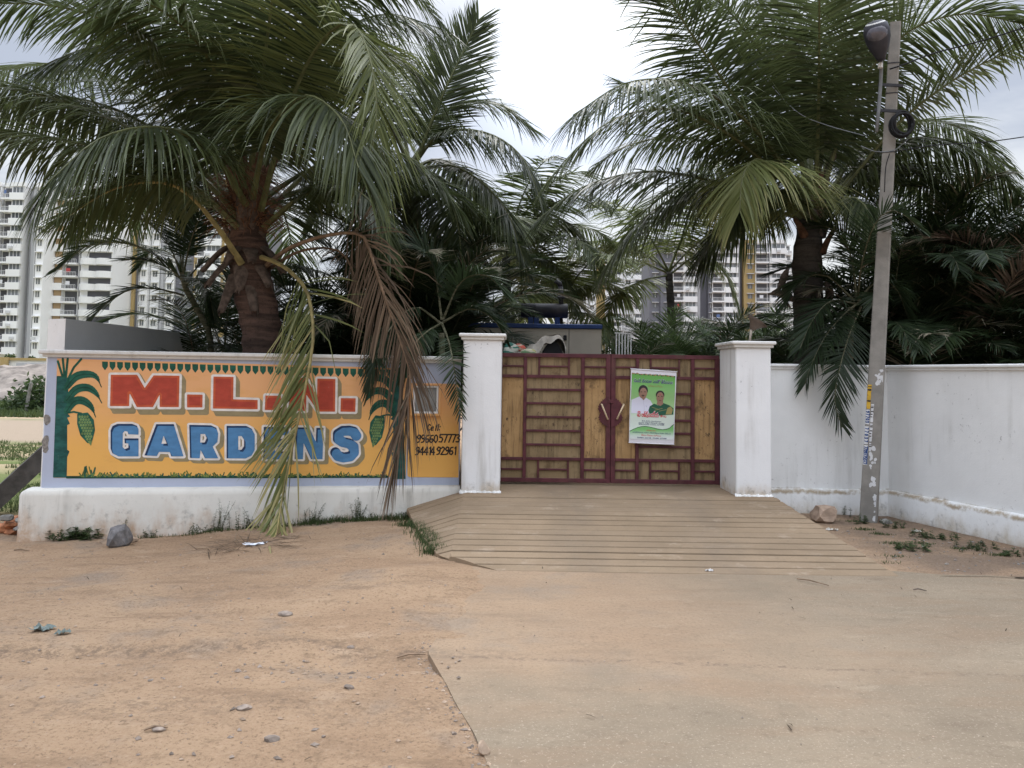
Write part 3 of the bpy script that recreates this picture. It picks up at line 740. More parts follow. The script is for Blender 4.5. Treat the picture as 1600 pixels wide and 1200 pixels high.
# bare mortar where the paint has come off
for c, ax, ay in ((SW.uv(74, 656), .040, .075), (SW.uv(71, 693.5), .042, .115)):
    mb = MB(); f0 = s_ell(c, ax, ay)
    paint_sdf(mb, SW, lambda u, v: f0(u, v) + .03 * (fbm(u * 16 + 3, v * 16, 3) - .5), (c[0] - .07, c[0] + .1, c[1] - .16, c[1] + .16), .006, .002); mb.build('bare_patch', M_patch, wall)

# ------------------------------------------------------------------ gate pillars
def pillar(x0, x1, y0, y1, z0, zt, label, mat):
    t = thing('gate_pillar', ((x0 + x1) / 2, (y0 + y1) / 2, z0), label, 'pillar')
    mb = MB(); mb.box((x0, y0, z0 - .3), (x1, y1, zt - .085), 0, .014); mb.build('shaft', mat, t)
    mb = MB(); mb.box((x0 - .03, y0 - .03, zt - .087), (x1 + .03, y1 + .03, zt - .045), 0, .006); mb.build('neck_moulding', M_coping, t)
    mb = MB(); mb.box((x0 - .06, y0 - .06, zt - .047), (x1 + .06, y1 + .06, zt), 0, .012); mb.build('cap', M_coping, t)
    mb = MB(); n = 26; vs = []
    for i in range(n + 1):
        x = x0 - .02 + (x1 - x0 + .04) * i / n; q = .012 * math.sin(i * 2.1) + .01 * math.sin(i * .9)
        vs += [(x, y0 + .02, z0 - .01), (x, y0 - .035 - q, z0 - .01), (x, y0 - .012, z0 + .018 + q * .5), (x, y0 + .02, z0 + .03 + q * .5)]
    mb.add(vs, [(i * 4 + k, (i + 1) * 4 + k, (i + 1) * 4 + k + 1, i * 4 + k + 1) for i in range(n) for k in range(3)]); mb.build('mortar_fillet', M_coping, t)
    return t
M_pillar = plaster('pillar_white', (.80, .80, .795), stain=(.42, .40, .36), z0=.33, zh=.2, amount=.6, warm=(.52, .43, .32), speck=.9)
zc = at(1165, 533, 11.08).z; zc2 = at(752, 521, 11.08).z
pillar(at(723, 600, 11.08).x, at(783, 600, 11.08).x, 11.08, 11.94, rz(11.08), zc2, 'square white gate pillar at the left side of the maroon gate', M_pillar)
PRX0, PRX1 = at(1150, 640, 11.08).x, at(1205, 640, 11.08).x
pillar(PRX0, PRX1, 11.08, 11.94, rz(11.08), zc, 'white gate pillar with chipped paint, between maroon gate and right wall', M_pillar)

# ------------------------------------------------------------------ gate leaves
GY = 12.0
GP = Plane((0, GY, 0), (1, 0, 0), (0, 0, 1))
def gz(x, y): return GP.uv(700 + x / 2.858, 480 + y / 2.858)
def gate_leaf(label, rows, xs_, cols, flip, zt, zb):
    x0, x1 = xs_
    t = thing('gate_leaf', ((x0 + x1) / 2, GY, zb), label, 'gate', 'steel gate leaves of the garden entrance')
    def bar(a, b, c, d, dep=.035):
        mb = MB(); mb.box((min(a, b), GY - dep, min(c, d)), (max(a, b), GY + .02, max(c, d)), 0, .004); mb.build('frame_bar', M_maroon, t)
    def pan(a, b, c, d, mat=M_panel):
        mb = MB(); e = -.008; mb.box((min(a, b) + e, GY - .004 - random.uniform(0, .003), min(c, d) + e), (max(a, b) - e, GY + .012, max(c, d) - e), 0, .002); mb.build('sheet_panel', mat, t)
    return t, bar, pan
def leaf_layout(label, X_, mids, seams_low):
    """X_: six column edges left to right (outer stile, col A, bar, col B, bar, col C, outer stile) in world metres"""
    zt = gz(700, 210)[1]; zb = gz(700, 784)[1]
    z = lambda y: gz(720, y)[1]
    s0, a0, a1, b0, b1, c0, c1, s1 = X_
    t, bar, pan = gate_leaf(label, None, (s0, s1), None, False, zt, zb)
    bar(s0, s1, z(228), z(210), .045); bar(s0, s1, z(784), z(766), .045)
    bar(s0, a0, z(766), z(228), .045); bar(c1, s1, z(766), z(228), .045)
    bar(a1, b0, z(766), z(228), .04); bar(b1, c0, z(766), z(228), .04)
    for p, q in ((a0, a1), (b0, b1), (c0, c1)):
        bar(p, q, z(320), z(306)); bar(p, q, z(687), z(674))
    bw = .026
    for (hi, lo) in ((228, 306), (687, 766)):
        mid = (hi + lo) / 2 + 1
        for p, q in ((a0, a1), (c0, c1)):
            bar(p, q, z(mid + 4), z(mid - 4), .03); pan(p, q, z(mid - 4), z(hi)); pan(p, q, z(lo), z(mid + 4))
        m0 = b0 + (b1 - b0) * .225; m1 = b0 + (b1 - b0) * .775
        bar(m0 - bw / 2, m0 + bw / 2, z(lo), z(hi), .032); bar(m1 - bw / 2, m1 + bw / 2, z(lo), z(hi), .032)
        bar(m0 + bw / 2, m1 - bw / 2, z(mid + 4), z(mid - 4), .03)
        pan(b0, m0 - bw / 2, z(lo), z(hi)); pan(m1 + bw / 2, b1, z(lo), z(hi))
        pan(m0 + bw / 2, m1 - bw / 2, z(mid - 4), z(hi)); pan(m0 + bw / 2, m1 - bw / 2, z(lo), z(mid + 4))
    pan(a0, a1, z(674), z(320), M_panelb); pan(c0, c1, z(674), z(320), M_panelb)
    ys_ = [320] + mids + [674]
    for i in range(len(ys_) - 1):
        pan(b0, b1, z(ys_[i + 1] - (5 if i < len(ys_) - 2 else 0)), z(ys_[i] + (5 if i else 0)))
    for m_ in mids: bar(b0, b1, z(m_ + 5), z(m_ - 5), .03)
    return t
gx = lambda x: gz(x, 500)[0]
gl = leaf_layout('left leaf of the maroon and mustard steel gate', [gx(233), gx(240), gx(335), gx(350), gx(592), gx(608), gx(703), gx(723.5)], [372, 433, 494, 555, 617], None)
gr = leaf_layout('right leaf of the maroon and mustard steel gate, poster hung on it', [gx(725.5), gx(746), gx(836), gx(851), gx(1083), gx(1099), gx(1190), gx(1208)], [383, 442, 502, 560, 620], None)
def handle(t, cx, cy, sgn, p0, p1):
    mb = MB(); n = 40; (u, v) = gz(cx, cy); pts = []
    for i in range(n + 1):
        a = math.pi / 2 + math.pi * i / n; r = .185 * (1 + .05 * math.sin(i * 2.6)) * (1 - .22 * math.exp(-((i - 21) / 2.6) ** 2))
        pts.append((u + sgn * r * .98 * math.cos(a), v + r * 1.15 * math.sin(a)))
    mb.prism([Vector((a, GY - .056, b)) for a, b in pts], (0, .018, 0)); pl_ = mb.build('lock_plate', M_maroon, t)
    mb = MB(); a, b = gz(*p0), gz(*p1)
    A, B = Vector((a[0], GY - .105, a[1])), Vector((b[0], GY - .105, b[1]))
    mb.tube([A + Vector((0, .055, 0)), A, B, B + Vector((0, .055, 0))], .013, 8); mb.build('pull_handle', M_cream, pl_, smooth=True)
handle(gl, 722, 468, 1, (683, 433), (710, 500)); handle(gr, 727, 468, -1, (781, 433), (751, 498))
mb = MB(); a = gz(712, 412); b = gz(738, 428); mb.box((a[0], GY - .066, b[1]), (b[0], GY - .047, a[1]), 0, .004); mb.build('latch', M_maroon, gl)
mb = MB(); a = gz(700, 210); mb.tube([Vector((gx(1206) + .012, GY - .02, gz(0, 775)[1])), Vector((gx(1206) + .012, GY - .02, gz(0, 215)[1]))], .016, 8); mb.build('hinge_rod', M_maroon, gr)
mb = MB(); mb.tube([Vector((gx(234) - .012, GY - .02, gz(0, 775)[1])), Vector((gx(234) - .012, GY - .02, gz(0, 215)[1]))], .016, 8); mb.build('hinge_rod', M_maroon, gl)

# ------------------------------------------------------------------ poster on the right leaf
PC = [at(986, 576.5, GY - .075), at(1057, 581, GY - .072), at(1053, 694.5, GY - .075), at(982.5, 691.5, GY - .085)]
PU = (PC[1] - PC[0]).normalized(); PVv = ((PC[0] - PC[3]) - PU * (PC[0] - PC[3]).dot(PU)).normalized()
class PosterPlane(Plane):
    def w(s, u, v, off=0): return s.O + s.U * u + s.V * v + s.N * (off + .009 * math.sin(v * 7.5 + 1.2) + .004 * math.sin(v * 19))
PP = PosterPlane(PC[3], PU, PVv)
def pz(x, y): return PP.uv(960 + x / 8, 560 + y / 8)
def pzs(pts): return [pz(*p) for p in pts]
def pprint(name, col, rough=.45):
    m, t = newmat(name); finish(t, col, rough, None, spec=.4); return m
K_w = pprint('print_white', (.70, .68, .72)); K_g = pprint('print_green', (.13, .36, .085)); K_lg = pprint('print_pale_green', (.42, .60, .36)); K_navy = pprint('print_navy', (.02, .03, .12))
K_red = pprint('print_red', (.55, .03, .05)); K_skin = pprint('print_skin', (.30, .175, .125)); K_hair = pprint('print_hair', (.025, .018, .02)); K_shirt = pprint('print_shirt', (.62, .62, .72))
K_sari = pprint('print_sari', (.012, .085, .045)); K_gold = pprint('print_gold', (.30, .25, .09)); K_dk = pprint('print_dark_green', (.03, .13, .03)); K_brown = pprint('print_brown', (.25, .12, .06)); K_shade = pprint('print_shade', (.45, .45, .56)); K_lip = pprint('print_lip', (.14, .045, .04))
def backprint():
    m, t = newmat('print_backdrop'); z = t.sep(pos(t))[2]
    zt, zb = PP.w(*pz(480, 200)).z, PP.w(*pz(480, 1040)).z; zm = PP.w(*pz(480, 700)).z; zw = PP.w(*pz(480, 850)).z
    c = t.mix(t.ramp(z, zt, zm + .03), (.125, .36, .08), (.36, .58, .27)); c = t.mix(t.ramp(z, zm + .1, zm - .06), c, (.60, .68, .60))
    finish(t, c, .45, None, spec=.4); return m
K_back = backprint()
def waveprint():
    m, t = newmat('print_lower_green'); z = t.sep(pos(t))[2]
    zt, zb = PP.w(*pz(480, 880)).z, PP.w(*pz(480, 1010)).z
    finish(t, t.mix(t.ramp(z, zt, zb), (.17, .42, .13), (.66, .70, .68)), .45, None, spec=.4); return m
poster = thing('event_poster', PP.w(.3, 0, 0), 'green and white printed poster showing a man and a woman, hung on the gate', 'poster')
mb = MB(); nu, nv = 10, 22; vs = []; fs = []
uvc = [PP.uv(986, 576.5), PP.uv(1057, 581), PP.uv(1053, 694.5), PP.uv(982.5, 691.5)]
def pq(s_, t_):   # bilinear on the sheet
    a = Vector(uvc[0]).lerp(Vector(uvc[1]), s_); b = Vector(uvc[3]).lerp(Vector(uvc[2]), s_); return a.lerp(b, t_)
for k in (0, 1):
    for j in range(nv + 1):
        for i in range(nu + 1):
            q = pq(i / nu, j / nv); vs.append(PP.w(q.x, q.y, -.003 - .0012 * k))
N1 = nu + 1; T_ = (nv + 1) * N1
for j in range(nv):
    for i in range(nu):
        a = j * N1 + i; fs += [(a, a + N1, a + N1 + 1, a + 1), (T_ + a, T_ + a + 1, T_ + a + N1 + 1, T_ + a + N1)]
mb.add(vs, fs); sheet = mb.build('sheet', K_w, poster)
mb = MB(); q0, q1 = pq(0, 0), pq(1, 0); mb.tube([PP.w(q0.x - .008, q0.y, -.002), PP.w(q1.x + .008, q1.y, -.002)], .009, 8); mb.build('top_rod', K_w, poster, smooth=True)
mb = MB(); q0, q1 = pq(0, 1), pq(1, 1); mb.tube([PP.w(q0.x - .004, q0.y, -.002), PP.w(q1.x + .004, q1.y, -.002)], .007, 8); mb.build('bottom_rod', K_w, poster, smooth=True)
def pp(shape, pts, off, mat, name, res=.004, pad=.02):
    mb = MB(); paint_sdf(mb, PP, shape, bnd(pts, pad), res, off); return mb.build(name, mat, sheet)
g = pzs([(218, 190), (760, 225), (745, 800), (690, 868), (600, 888), (480, 862), (380, 846), (290, 862), (192, 905)])
pp(s_poly(g), g, .001, K_back, 'backdrop_print')
g = pzs([(192, 912), (290, 868), (380, 852), (480, 868), (600, 894), (690, 874), (742, 830), (738, 1020), (186, 1005)])
pp(s_poly(g), g, .001, waveprint(), 'lower_print')
cv_ = [(192, 908), (240, 884), (290, 864), (340, 852), (380, 849), (430, 855), (480, 866), (540, 882), (600, 891), (650, 886), (690, 871), (742, 825)]
g = pzs(cv_); pp(s_line(g, .0045), g, .002, K_dk, 'wave_line')
mb = MB(); rr = random.Random(3)
for i in range(30):
    x = 228 + i * 18; y = 184 + i * 1.15; c = pz(x, y + rr.uniform(0, 12)); paint_sdf(mb, PP, s_ell(c, .012, .008 + .004 * rr.random()), (c[0] - .03, c[0] + .03, c[1] - .03, c[1] + .03), .004, .002 + i * 2e-5, i % 3)
mb.build('garland_print', [K_brown, K_gold, K_dk], sheet)
# man
g = pzs([(212, 640), (216, 520), (300, 485), (330, 470), (365, 530), (395, 495), (450, 530), (475, 575), (430, 640), (425, 690), (212, 680)]); pp(s_off(s_poly(g), .004), g, .0025, K_shirt, 'shirt_print')
g = pzs([(318, 430), (400, 430), (392, 490), (364, 525), (335, 490)]); pp(s_poly(g), g, .003, K_skin, 'neck_print')
c = pz(356, 425); pp(s_ell(c, .062, .088), [c], .0035, K_skin, 'face_print', pad=.12)
c2 = pz(358, 400); hair = s_sub(s_ell(c2, .068, .078), s_ell(pz(360, 440), .056, .085)); pp(hair, [c2], .004, K_hair, 'hair_print', pad=.12)
for a in ((335, 418), (380, 418)):
    e = pz(*a); pp(s_ell(e, .015, .005), [e], .0045, K_hair, 'eye_print', .0025)
e = pz(357, 462); pp(s_ell(e, .026, .007), [e], .0045, K_hair, 'moustache_print', .003); e = pz(357, 478); pp(s_ell(e, .016, .004), [e], .0045, K_lip, 'mouth_print', .003)
g = pzs([(364, 530), (372, 600), (374, 650)]); pp(s_line(g, .0025), g, .003, K_shade, 'placket_print', .003); g = pzs([(395, 590), (405, 608)]); pp(s_line(g, .004), g, .003, K_shade, 'pen_print', .003)
# woman
g = pzs([(428, 650), (445, 600), (500, 568), (545, 590), (610, 560), (690, 590), (738, 625), (735, 700), (640, 705), (560, 712), (440, 690)]); pp(s_off(s_poly(g), .003), g, .0035, K_sari, 'sari_print')
g = pzs([(640, 700), (665, 620), (705, 600), (732, 640), (715, 700)]); pp(s_poly(g), g, .004, K_gold, 'sari_border_print')
for a, b in (((470, 610), (560, 640)), ((500, 650), (600, 625)), ((560, 660), (650, 640))):
    g = pzs([a, b]); pp(s_line(g, .003), g, .0041, K_gold, 'sari_fold_print', .003)
g = pzs([(540, 520), (605, 520), (612, 570), (575, 595), (530, 575)]); pp(s_poly(g), g, .0041, K_skin, 'throat_print')
c = pz(570, 455); pp(s_ell(c, .062, .062), [c], .0037, K_hair, 'hair_print', pad=.12)
c = pz(570, 488); pp(s_ell(c, .053, .076), [c], .0045, K_skin, 'face_print', pad=.12)
for a in ((550, 475), (592, 475)):
    e = pz(*a); pp(s_ell(e, .013, .005), [e], .005, K_hair, 'eye_print', .0025)
e = pz(571, 525); pp(s_ell(e, .018, .005), [e], .005, K_lip, 'mouth_print', .003); e = pz(571, 452); pp(s_ell(e, .006, .006), [e], .005, K_red, 'bindi_print', .0025)
def textprint(body, a, b, hgt_px, mat, off, name, bold=.0, parent=None):
    """built-in font text fitted between two points of the enlarged poster view"""
    cu = bpy.data.curves.new(name, 'FONT'); cu.body = body; cu.offset = bold; cu.resolution_u = 2
    ob = bpy.data.objects.new(name, cu); C.objects.link(ob)
    dg = bpy.context.evaluated_depsgraph_get(); me_ = bpy.data.meshes.new_from_object(ob.evaluated_get(dg)); bpy.data.objects.remove(ob)
    if not me_.vertices: return
    co = np.array([v.co[:2] for v in me_.vertices]); lo, hi = co.min(0), co.max(0)
    A, B = Vector(pz(*a)), Vector(pz(*b)); d = (B - A); L_ = d.length; d.normalize(); n_ = Vector((-d.y, d.x)); H_ = hgt_px / 8 * GY / FPX
    mb = MB(); vs = []
    for x, y in co:
        q = A + d * ((x - lo[0]) / (hi[0] - lo[0]) * L_) + n_ * ((y - lo[1]) / (hi[1] - lo[1]) * H_); vs.append(PP.w(q.x, q.y, off))
    mb.add(vs, [tuple(p.vertices) for p in me_.polygons]); mb.build(name, mat, parent or sheet)
textprint('పదవి విరమణ మహోత్సవము', (240, 297), (728, 325), 56, K_w, .0022, 'title_print', .026)
textprint('పదవి విరమణ మహోత్సవము', (242, 296), (726, 324), 52, K_navy, .0030, 'title_print', .022)
textprint('సన్మాన పత్రము', (420, 354), (600, 364), 26, K_gold, .0030, 'subtitle_print', .01)
textprint('శ్రీ లక్ష్మయ్య', (280, 735), (555, 745), 84, K_w, .0050, 'name_print', .03)
textprint('శ్రీ లక్ష్మయ్య', (282, 737), (553, 747), 80, K_red, .0056, 'name_print', .024)
textprint('గారు', (572, 738), (648, 742), 34, K_red, .0056, 'name_print', .012)
textprint('M.A.,B.Ed., Headmaster', (345, 790), (588, 800), 17, K_navy, .0022, 'text_line_print', .01)
textprint('మండల పరిషత్ ప్రాథమిక పాఠశాల', (302, 812), (625, 826), 22, K_navy, .0022, 'text_line_print', .01)
textprint('శేరిలింగంపల్లి మండలం, రంగారెడ్డి', (302, 832), (622, 844), 22, K_navy, .0022, 'text_line_print', .01)
textprint('ఆహ్వానించువారు', (400, 906), (515, 912), 18, K_red, .0022, 'text_line_print', .01)
textprint('ఉపాధ్యాయులు మరియు విద్యార్థులు పాఠశాల సిబ్బంది', (222, 930), (700, 954), 22, K_navy, .0022, 'text_line_print', .01)
textprint('గ్రామ ప్రజలు మిత్రులు', (335, 968), (580, 978), 22, K_red, .0022, 'text_line_print', .01)
textprint('98480 22338, 99480 27548', (282, 1000), (648, 1014), 20, K_navy, .0022, 'text_line_print', .012)

# ------------------------------------------------------------------ right-hand boundary wall (two runs) and the grey side wall behind the sign
def wall_run(t, A, B, zt, zl, zb, thick=.2, endcap=True):
    pl = Plane((A[0], A[1], 0), (B[0] - A[0], B[1] - A[1], 0), (0, 0, 1)); L_ = math.hypot(B[0] - A[0], B[1] - A[1])
    mb = MB(); wbox(mb, 0, L_, -thick, 0, zl - .1, zt - .075, .004, 0, pl); mb.build('wall_run', M_bluewhite, t)
    mb = MB(); wbox(mb, -.01, L_, -thick - .03, .025, zt - .078, zt - .04, .006, 0, pl); mb.build('lower_coping', M_bluewhite, t)
    mb = MB(); wbox(mb, -.02, L_, -thick - .06, .055, zt - .042, zt, .010, 0, pl); mb.build('upper_coping', M_bluewhite, t)
    mb = MB(); n = 60; vs = []; pr = [(-.1, zb - .3), (.075, zb - .3), (.07, zb + .1), (.062, zl - .06), (.045, zl - .012), (.01, zl), (-.05, zl)]
    for i in range(n + 1):
        u = L_ * i / n
        for k, (d, z) in enumerate(pr):
            q = (fbm(np.array([u * 2.7 + A[0]]), np.array([z * 3.]), 3)[0] - .5) * .03
            vs.append(pl.w(u, z + (q * .35 if k > 3 else 0), d + (q if 0 < k < 5 else 0)))
    K = len(pr); mb.add(vs, [(i * K + k, (i + 1) * K + k, (i + 1) * K + k + 1, i * K + k + 1) for i in range(n) for k in range(K - 1)])
    mb.build('plinth', M_bluewhite, t, smooth=True)
    return pl
p0 = at(1200, 571, 12.0); p1 = at(1385, 571.5, 12.0); p2 = at(1600, 567.5, 9.85)
zt = (p1.z + p2.z) / 2; zl = at(1380, 765, 12.0).z; zb = -.1
dirw = Vector((p2.x - p1.x, p2.y - p1.y)); p3 = Vector((p1.x, p1.y)) + dirw * 1.9
rw = thing('boundary_wall', (5.0, 12.0, -.05), 'pale blue-white plastered boundary wall to the right of the gate', 'wall')
wall_run(rw, (PRX1, 12.0), (p1.x + .02, 12.0), zt, zl, zb)
RWP = wall_run(rw, (p1.x, 12.03), (p3.x, p3.y), zt, zl, zb)

q0 = at(76, 499, 11.75); q1 = at(103, 497, 11.55); q2 = at(352, 528, 17.2)
gw = thing('side_wall', (q1.x, 11.6, 0), 'plain grey side wall running back behind the painted sign wall', 'wall')
tz = (q1.z + q2.z) / 2
d = Vector((q2.x - q1.x, q2.y - q1.y)).normalized(); nrm = Vector((-d.y, d.x))
w_ = Vector((q0.x, q0.y)) - Vector((q1.x, q1.y))
mb = MB(); a = Vector((q1.x, q1.y)); b = a + d * 14
mb.prism([(a.x, a.y, 0), (a.x + w_.x, a.y + w_.y, 0), (b.x + w_.x, b.y + w_.y, 0), (b.x, b.y, 0)], (0, 0, tz)); mb.build('wall_body', M_grey, gw)
mb = MB(); mb.prism([(a.x + .002, a.y - .006, .1), (a.x + .002, a.y - .002, .1), (a.x + w_.x, a.y + w_.y - .002, .1), (a.x + w_.x, a.y + w_.y - .006, .1)], (0, 0, tz - .1)); mb.build('white_end', M_white, gw)

# ------------------------------------------------------------------ apartment towers
def bmat(name, col, rough=.8): return simple(name, col, rough, .06, .05, .0)
B_white = bmat('tower_white', (.82, .815, .80)); B_grey = bmat('tower_light_grey', (.45, .45, .46)); B_dark = bmat('tower_dark_grey', (.17, .17, .19)); B_ochre = bmat('tower_ochre', (.40, .29, .13)); B_brown = bmat('tower_brown', (.36, .25, .14))
B_shadow = bmat('tower_opening_shade', (.11, .11, .12)); B_rail = bmat('tower_rail', (.58, .58, .58))  # first one: shade of the balcony recesses, painted as flat dark panels
def glass_mat():
    m, t = newmat('tower_glass'); oi = t.n('ShaderNodeObjectInfo', out=None).outputs['Random']
    finish(t, t.mix(oi, (.05, .055, .06), (.22, .23, .235)), .25, None, spec=.5); return m
B_glass = glass_mat()
LAUN = [bmat('laundry_red', (.45, .08, .08)), bmat('laundry_white', (.7, .7, .72)), bmat('laundry_blue', (.12, .18, .35))]
B_pipe = bmat('tower_pipe', (.25, .25, .26))
def tower(name, label, Y, fh_px, y_base, nfl, cols, cat='building'):
    """cols: (kind, px0, px1, setback m); everything hangs on a facade at depth Y"""
    s_ = Y / FPX; fh = fh_px * s_
    X_ = lambda px, py=450: at(px, py, Y).x
    zb = at(300, y_base, Y).z; t = thing(name, (X_((cols[0][1] + cols[-1][2]) / 2), Y, zb), label, cat)
    H = fh * nfl
    for kind, a, b, sb, *opt in cols:
        x0, x1 = X_(a), X_(b); y0 = Y + sb; wd = x1 - x0
        top = H + (opt[0] if opt and isinstance(opt[0], (int, float)) else 0)
        wm = {'w': B_white, 'win': B_white, 'sm': B_white, 'bal': B_white, 'rnd': B_white, 'g': B_grey, 'd': B_dark, 'o': B_ochre, 'dw': B_dark, 'ow': B_ochre, 'gd': B_dark, 'gw': B_grey}[kind]
        mb = MB(); mb.box((x0, y0, zb - 6), (x1, y0 + 14, zb + top), 0); mb.box((x0 - .1, y0 - .25, zb + top), (x1 + .1, y0 + 14, zb + top + .9), 0)
        sec = mb.build('wall_section', wm, t)
        for f in range(nfl):
            z = zb + f * fh
            if kind in ('win', 'sm') and random.random() < .3:
                u = x0 + wd * random.uniform(.1, .6); mb = MB(); mb.box((u, y0 - 1.15, z + .15), (u + .9, y0 - .76, z + .8), 0); mb.build('air_conditioner', B_rail, t)
            if f == 0 and kind in ('sm', 'g', 'w'):
                mb = MB(); mb.box((x0 + wd * .08, y0 - .12, zb), (x0 + wd * .08 + .14, y0, zb + top), 0); mb.build('drain_pipe', B_pipe, t)
            if kind == 'win':
                u0, u1 = x0 + wd * .12, x0 + wd * .94
                mb = MB(); mb.box((x0 - .15, y0 - .75, z - .25), (x1 + .15, y0, z + fh * .47), 0); mb.build('spandrel', B_white, t)
                mb = MB(); br = random.random() < .5 and opt
                mb.box((u0, y0 - .18, z + fh * .49), (u1, y0 + .05, z + fh * .93), 0)
                for k in range(4): xx = u0 + (u1 - u0) * k / 3; mb.box((xx - .06, y0 - .28, z + fh * .49), (xx + .06, y0 - .17, z + fh * .93), 1)
                mb.build('window', [B_glass, B_rail], t)
                if opt and opt[-1] == 'br':
                    mb = MB(); mb.box((u0 + (u1 - u0) * .62, y0 - .32, z + fh * .49), (u1 + .2, y0 - .1, z + fh * .93), 0); mb.build('brown_panel', B_brown, t)
            elif kind in ('sm', 'dw', 'ow', 'gw'):
                u0, u1 = x0 + wd * .34, x0 + wd * .74
                mb = MB(); mb.box((u0, y0 - .06, z + fh * .38), (u1, y0 + .05, z + fh * .82), 0); mb.box(((u0 + u1) / 2 - .05, y0 - .12, z + fh * .38), ((u0 + u1) / 2 + .05, y0 - .05, z + fh * .82), 1)
                mb.box((u0 - .3, y0 - .7, z + fh * .86), (u1 + .3, y0, z + fh * .92), 1); mb.build('window', [B_glass, B_rail if kind != 'sm' else B_white], t)
            elif kind == 'bal':
                mb = MB(); mb.box((x0 + wd * .08, y0 - .04, z + .25), (x1 - wd * .06, y0 + .05, z + fh * .88), 0); op = mb.build('balcony_shade_panel', B_shadow, t)
                mb = MB(); mb.box((x0 - .1, y0 - 1.5, z - .2), (x1 + .1, y0, z + .18), 0); mb.box((x0, y0 - 1.5, z + 1.0), (x1, y0 - 1.42, z + 1.1), 1)
                k = x0
                while k < x1: mb.box((k, y0 - 1.48, z + .18), (k + .07, y0 - 1.43, z + 1.0), 1); k += .36
                mb.build('balcony', [B_white, B_rail], t)
                if random.random() < .3:
                    u = x0 + wd * random.uniform(.15, .5); mb = MB(); mb.box((u, y0 - 1.38, z + .9), (u + wd * .3, y0 - 1.34, z + 1.9), 0); mb.build('laundry', random.choice(LAUN), t)
            elif kind == 'rnd':
                mb = MB(); mb.box((x0 + wd * .25, y0 - .05, z + fh * .42), (x1 - wd * .04, y0 + .05, z + fh * .9), 0); mb.build('balcony_shade_panel', B_shadow, t)
                mb = MB(); n = 16; pts = []
                for i in range(n + 1):
                    q = i / n; pts.append((x0 + wd * q, y0 - .5 - 1.1 * abs(math.sin(q * math.pi * 2)) ** .8, z - .2))
                mb.prism(pts + [(x1, y0, z - .2), (x0, y0, z - .2)], (0, 0, fh * .5)); mb.build('balcony', B_white, t)
    return t
L_ = 'apartment towers beyond the field'
tower('apartment_tower', 'white apartment tower with grey strips at the photo left edge', 185, 20.3, 556, 13,
      [('bal', -62, -34, .8), ('win', -34, -6, 0), ('d', -6, -2, 2.5), ('bal', -2, 10, .6), ('win', 11, 31, 0), ('d', 31, 39, 3.0), ('g', 39, 48.5, 1.0), ('d', 48.5, 50, 1.6), ('sm', 50, 65, .2)])['group'] = L_
tower('apartment_tower', 'white apartment tower with brown window panels and wavy balconies behind the sign wall', 190, 20.3, 556, 13,
      [('win', 65.5, 97, 0, 'br'), ('bal', 97, 119, .9), ('d', 119, 124, 3), ('rnd', 124, 173, .3)])['group'] = L_
tower('apartment_tower', 'white apartment tower with ochre and grey stripes behind the leftmost coconut palm', 200, 19.5, 556, 14,
      [('sm', 173.5, 190, 0), ('sm', 190, 206, 0), ('o', 206, 211, -.3), ('d', 211, 215, .4), ('sm', 215, 229, .3), ('sm', 229, 246, 1.2), ('g', 246, 252, 1.0), ('sm', 252, 268, 1.4), ('dw', 268, 298, 2.2), ('o', 298, 304, 1.4), ('bal', 304, 318, 1.0), ('win', 318, 343, .4), ('o', 343, 351, .2), ('bal', 351, 372, .6), ('win', 372, 400, .2), ('d', 400, 410, 2)])['group'] = L_
tower('apartment_block', 'grey, white and ochre apartment block seen above the gate and hedge', 225, 15.6, 522, 10,
      [('dw', 1016, 1033, 1.5), ('dw', 1033, 1052, .8), ('bal', 1052, 1067, .6), ('win', 1068, 1088, 0), ('g', 1088, 1096, 1.5), ('d', 1096, 1108, 3), ('dw', 1108, 1113.5, .9), ('bal', 1113.5, 1130, .6), ('win', 1131, 1152, 0), ('g', 1152, 1158, 1.2), ('d', 1158, 1163, 2.6), ('ow', 1163, 1181, .5), ('bal', 1181, 1200, .4), ('d', 1200, 1203, .8), ('win', 1203, 1228, 0), ('sm', 1228, 1240, 1.5, -3), ('w', 1240, 1247, 3, -7)])['group'] = L_
tower('apartment_block', 'pale distant apartment block glimpsed between palm fronds above the generator', 260, 13.5, 520, 9,
      [('sm', 872, 886, 0), ('sm', 886, 900, .4), ('g', 900, 904, .8), ('sm', 904, 918, 0), ('sm', 918, 932, .4), ('o', 932, 946, .2), ('win', 946, 972, 0), ('sm', 972, 990, .5), ('win', 990, 1014, .3)])['group'] = L_

# ------------------------------------------------------------------ field beyond the wall's end
cw = thing('compound_wall', (-42, 72, -.3), 'long white compound wall below the apartment towers', 'wall')
zc0, zc1 = at(30, 590, 72).z, at(30, 563, 72).z
mb = MB(); mb.box((-75, 72, -1), (-12, 72.4, zc1)); mb.build('wall_body', B_white, cw)
mb = MB(); mb.box((-75, 71.85, zc1), (-12, 72.55, zc1 + .22)); mb.build('coping', B_ochre, cw)
k = -74
while k < -13:
    mb = MB(); mb.box((k, 71.9, zc1 - .55), (k + 2.6, 71.99, zc1 - .25), 0); mb.build('wall_panel', B_grey, cw); k += 3.4
x0, x1 = at(4, 570, 71.7).x, at(12, 570, 71.7).x
mb = MB(); mb.box((x0, 71.3, -1), (x1, 71.84, zc1 + .25)); mb.build('ochre_pier', B_ochre, cw)
M_rub = simple('rubble_soil', (.25, .215, .185), .95, .35, 1.2, .5, bsc=6)
mb = MB(); n = 40; vs = []
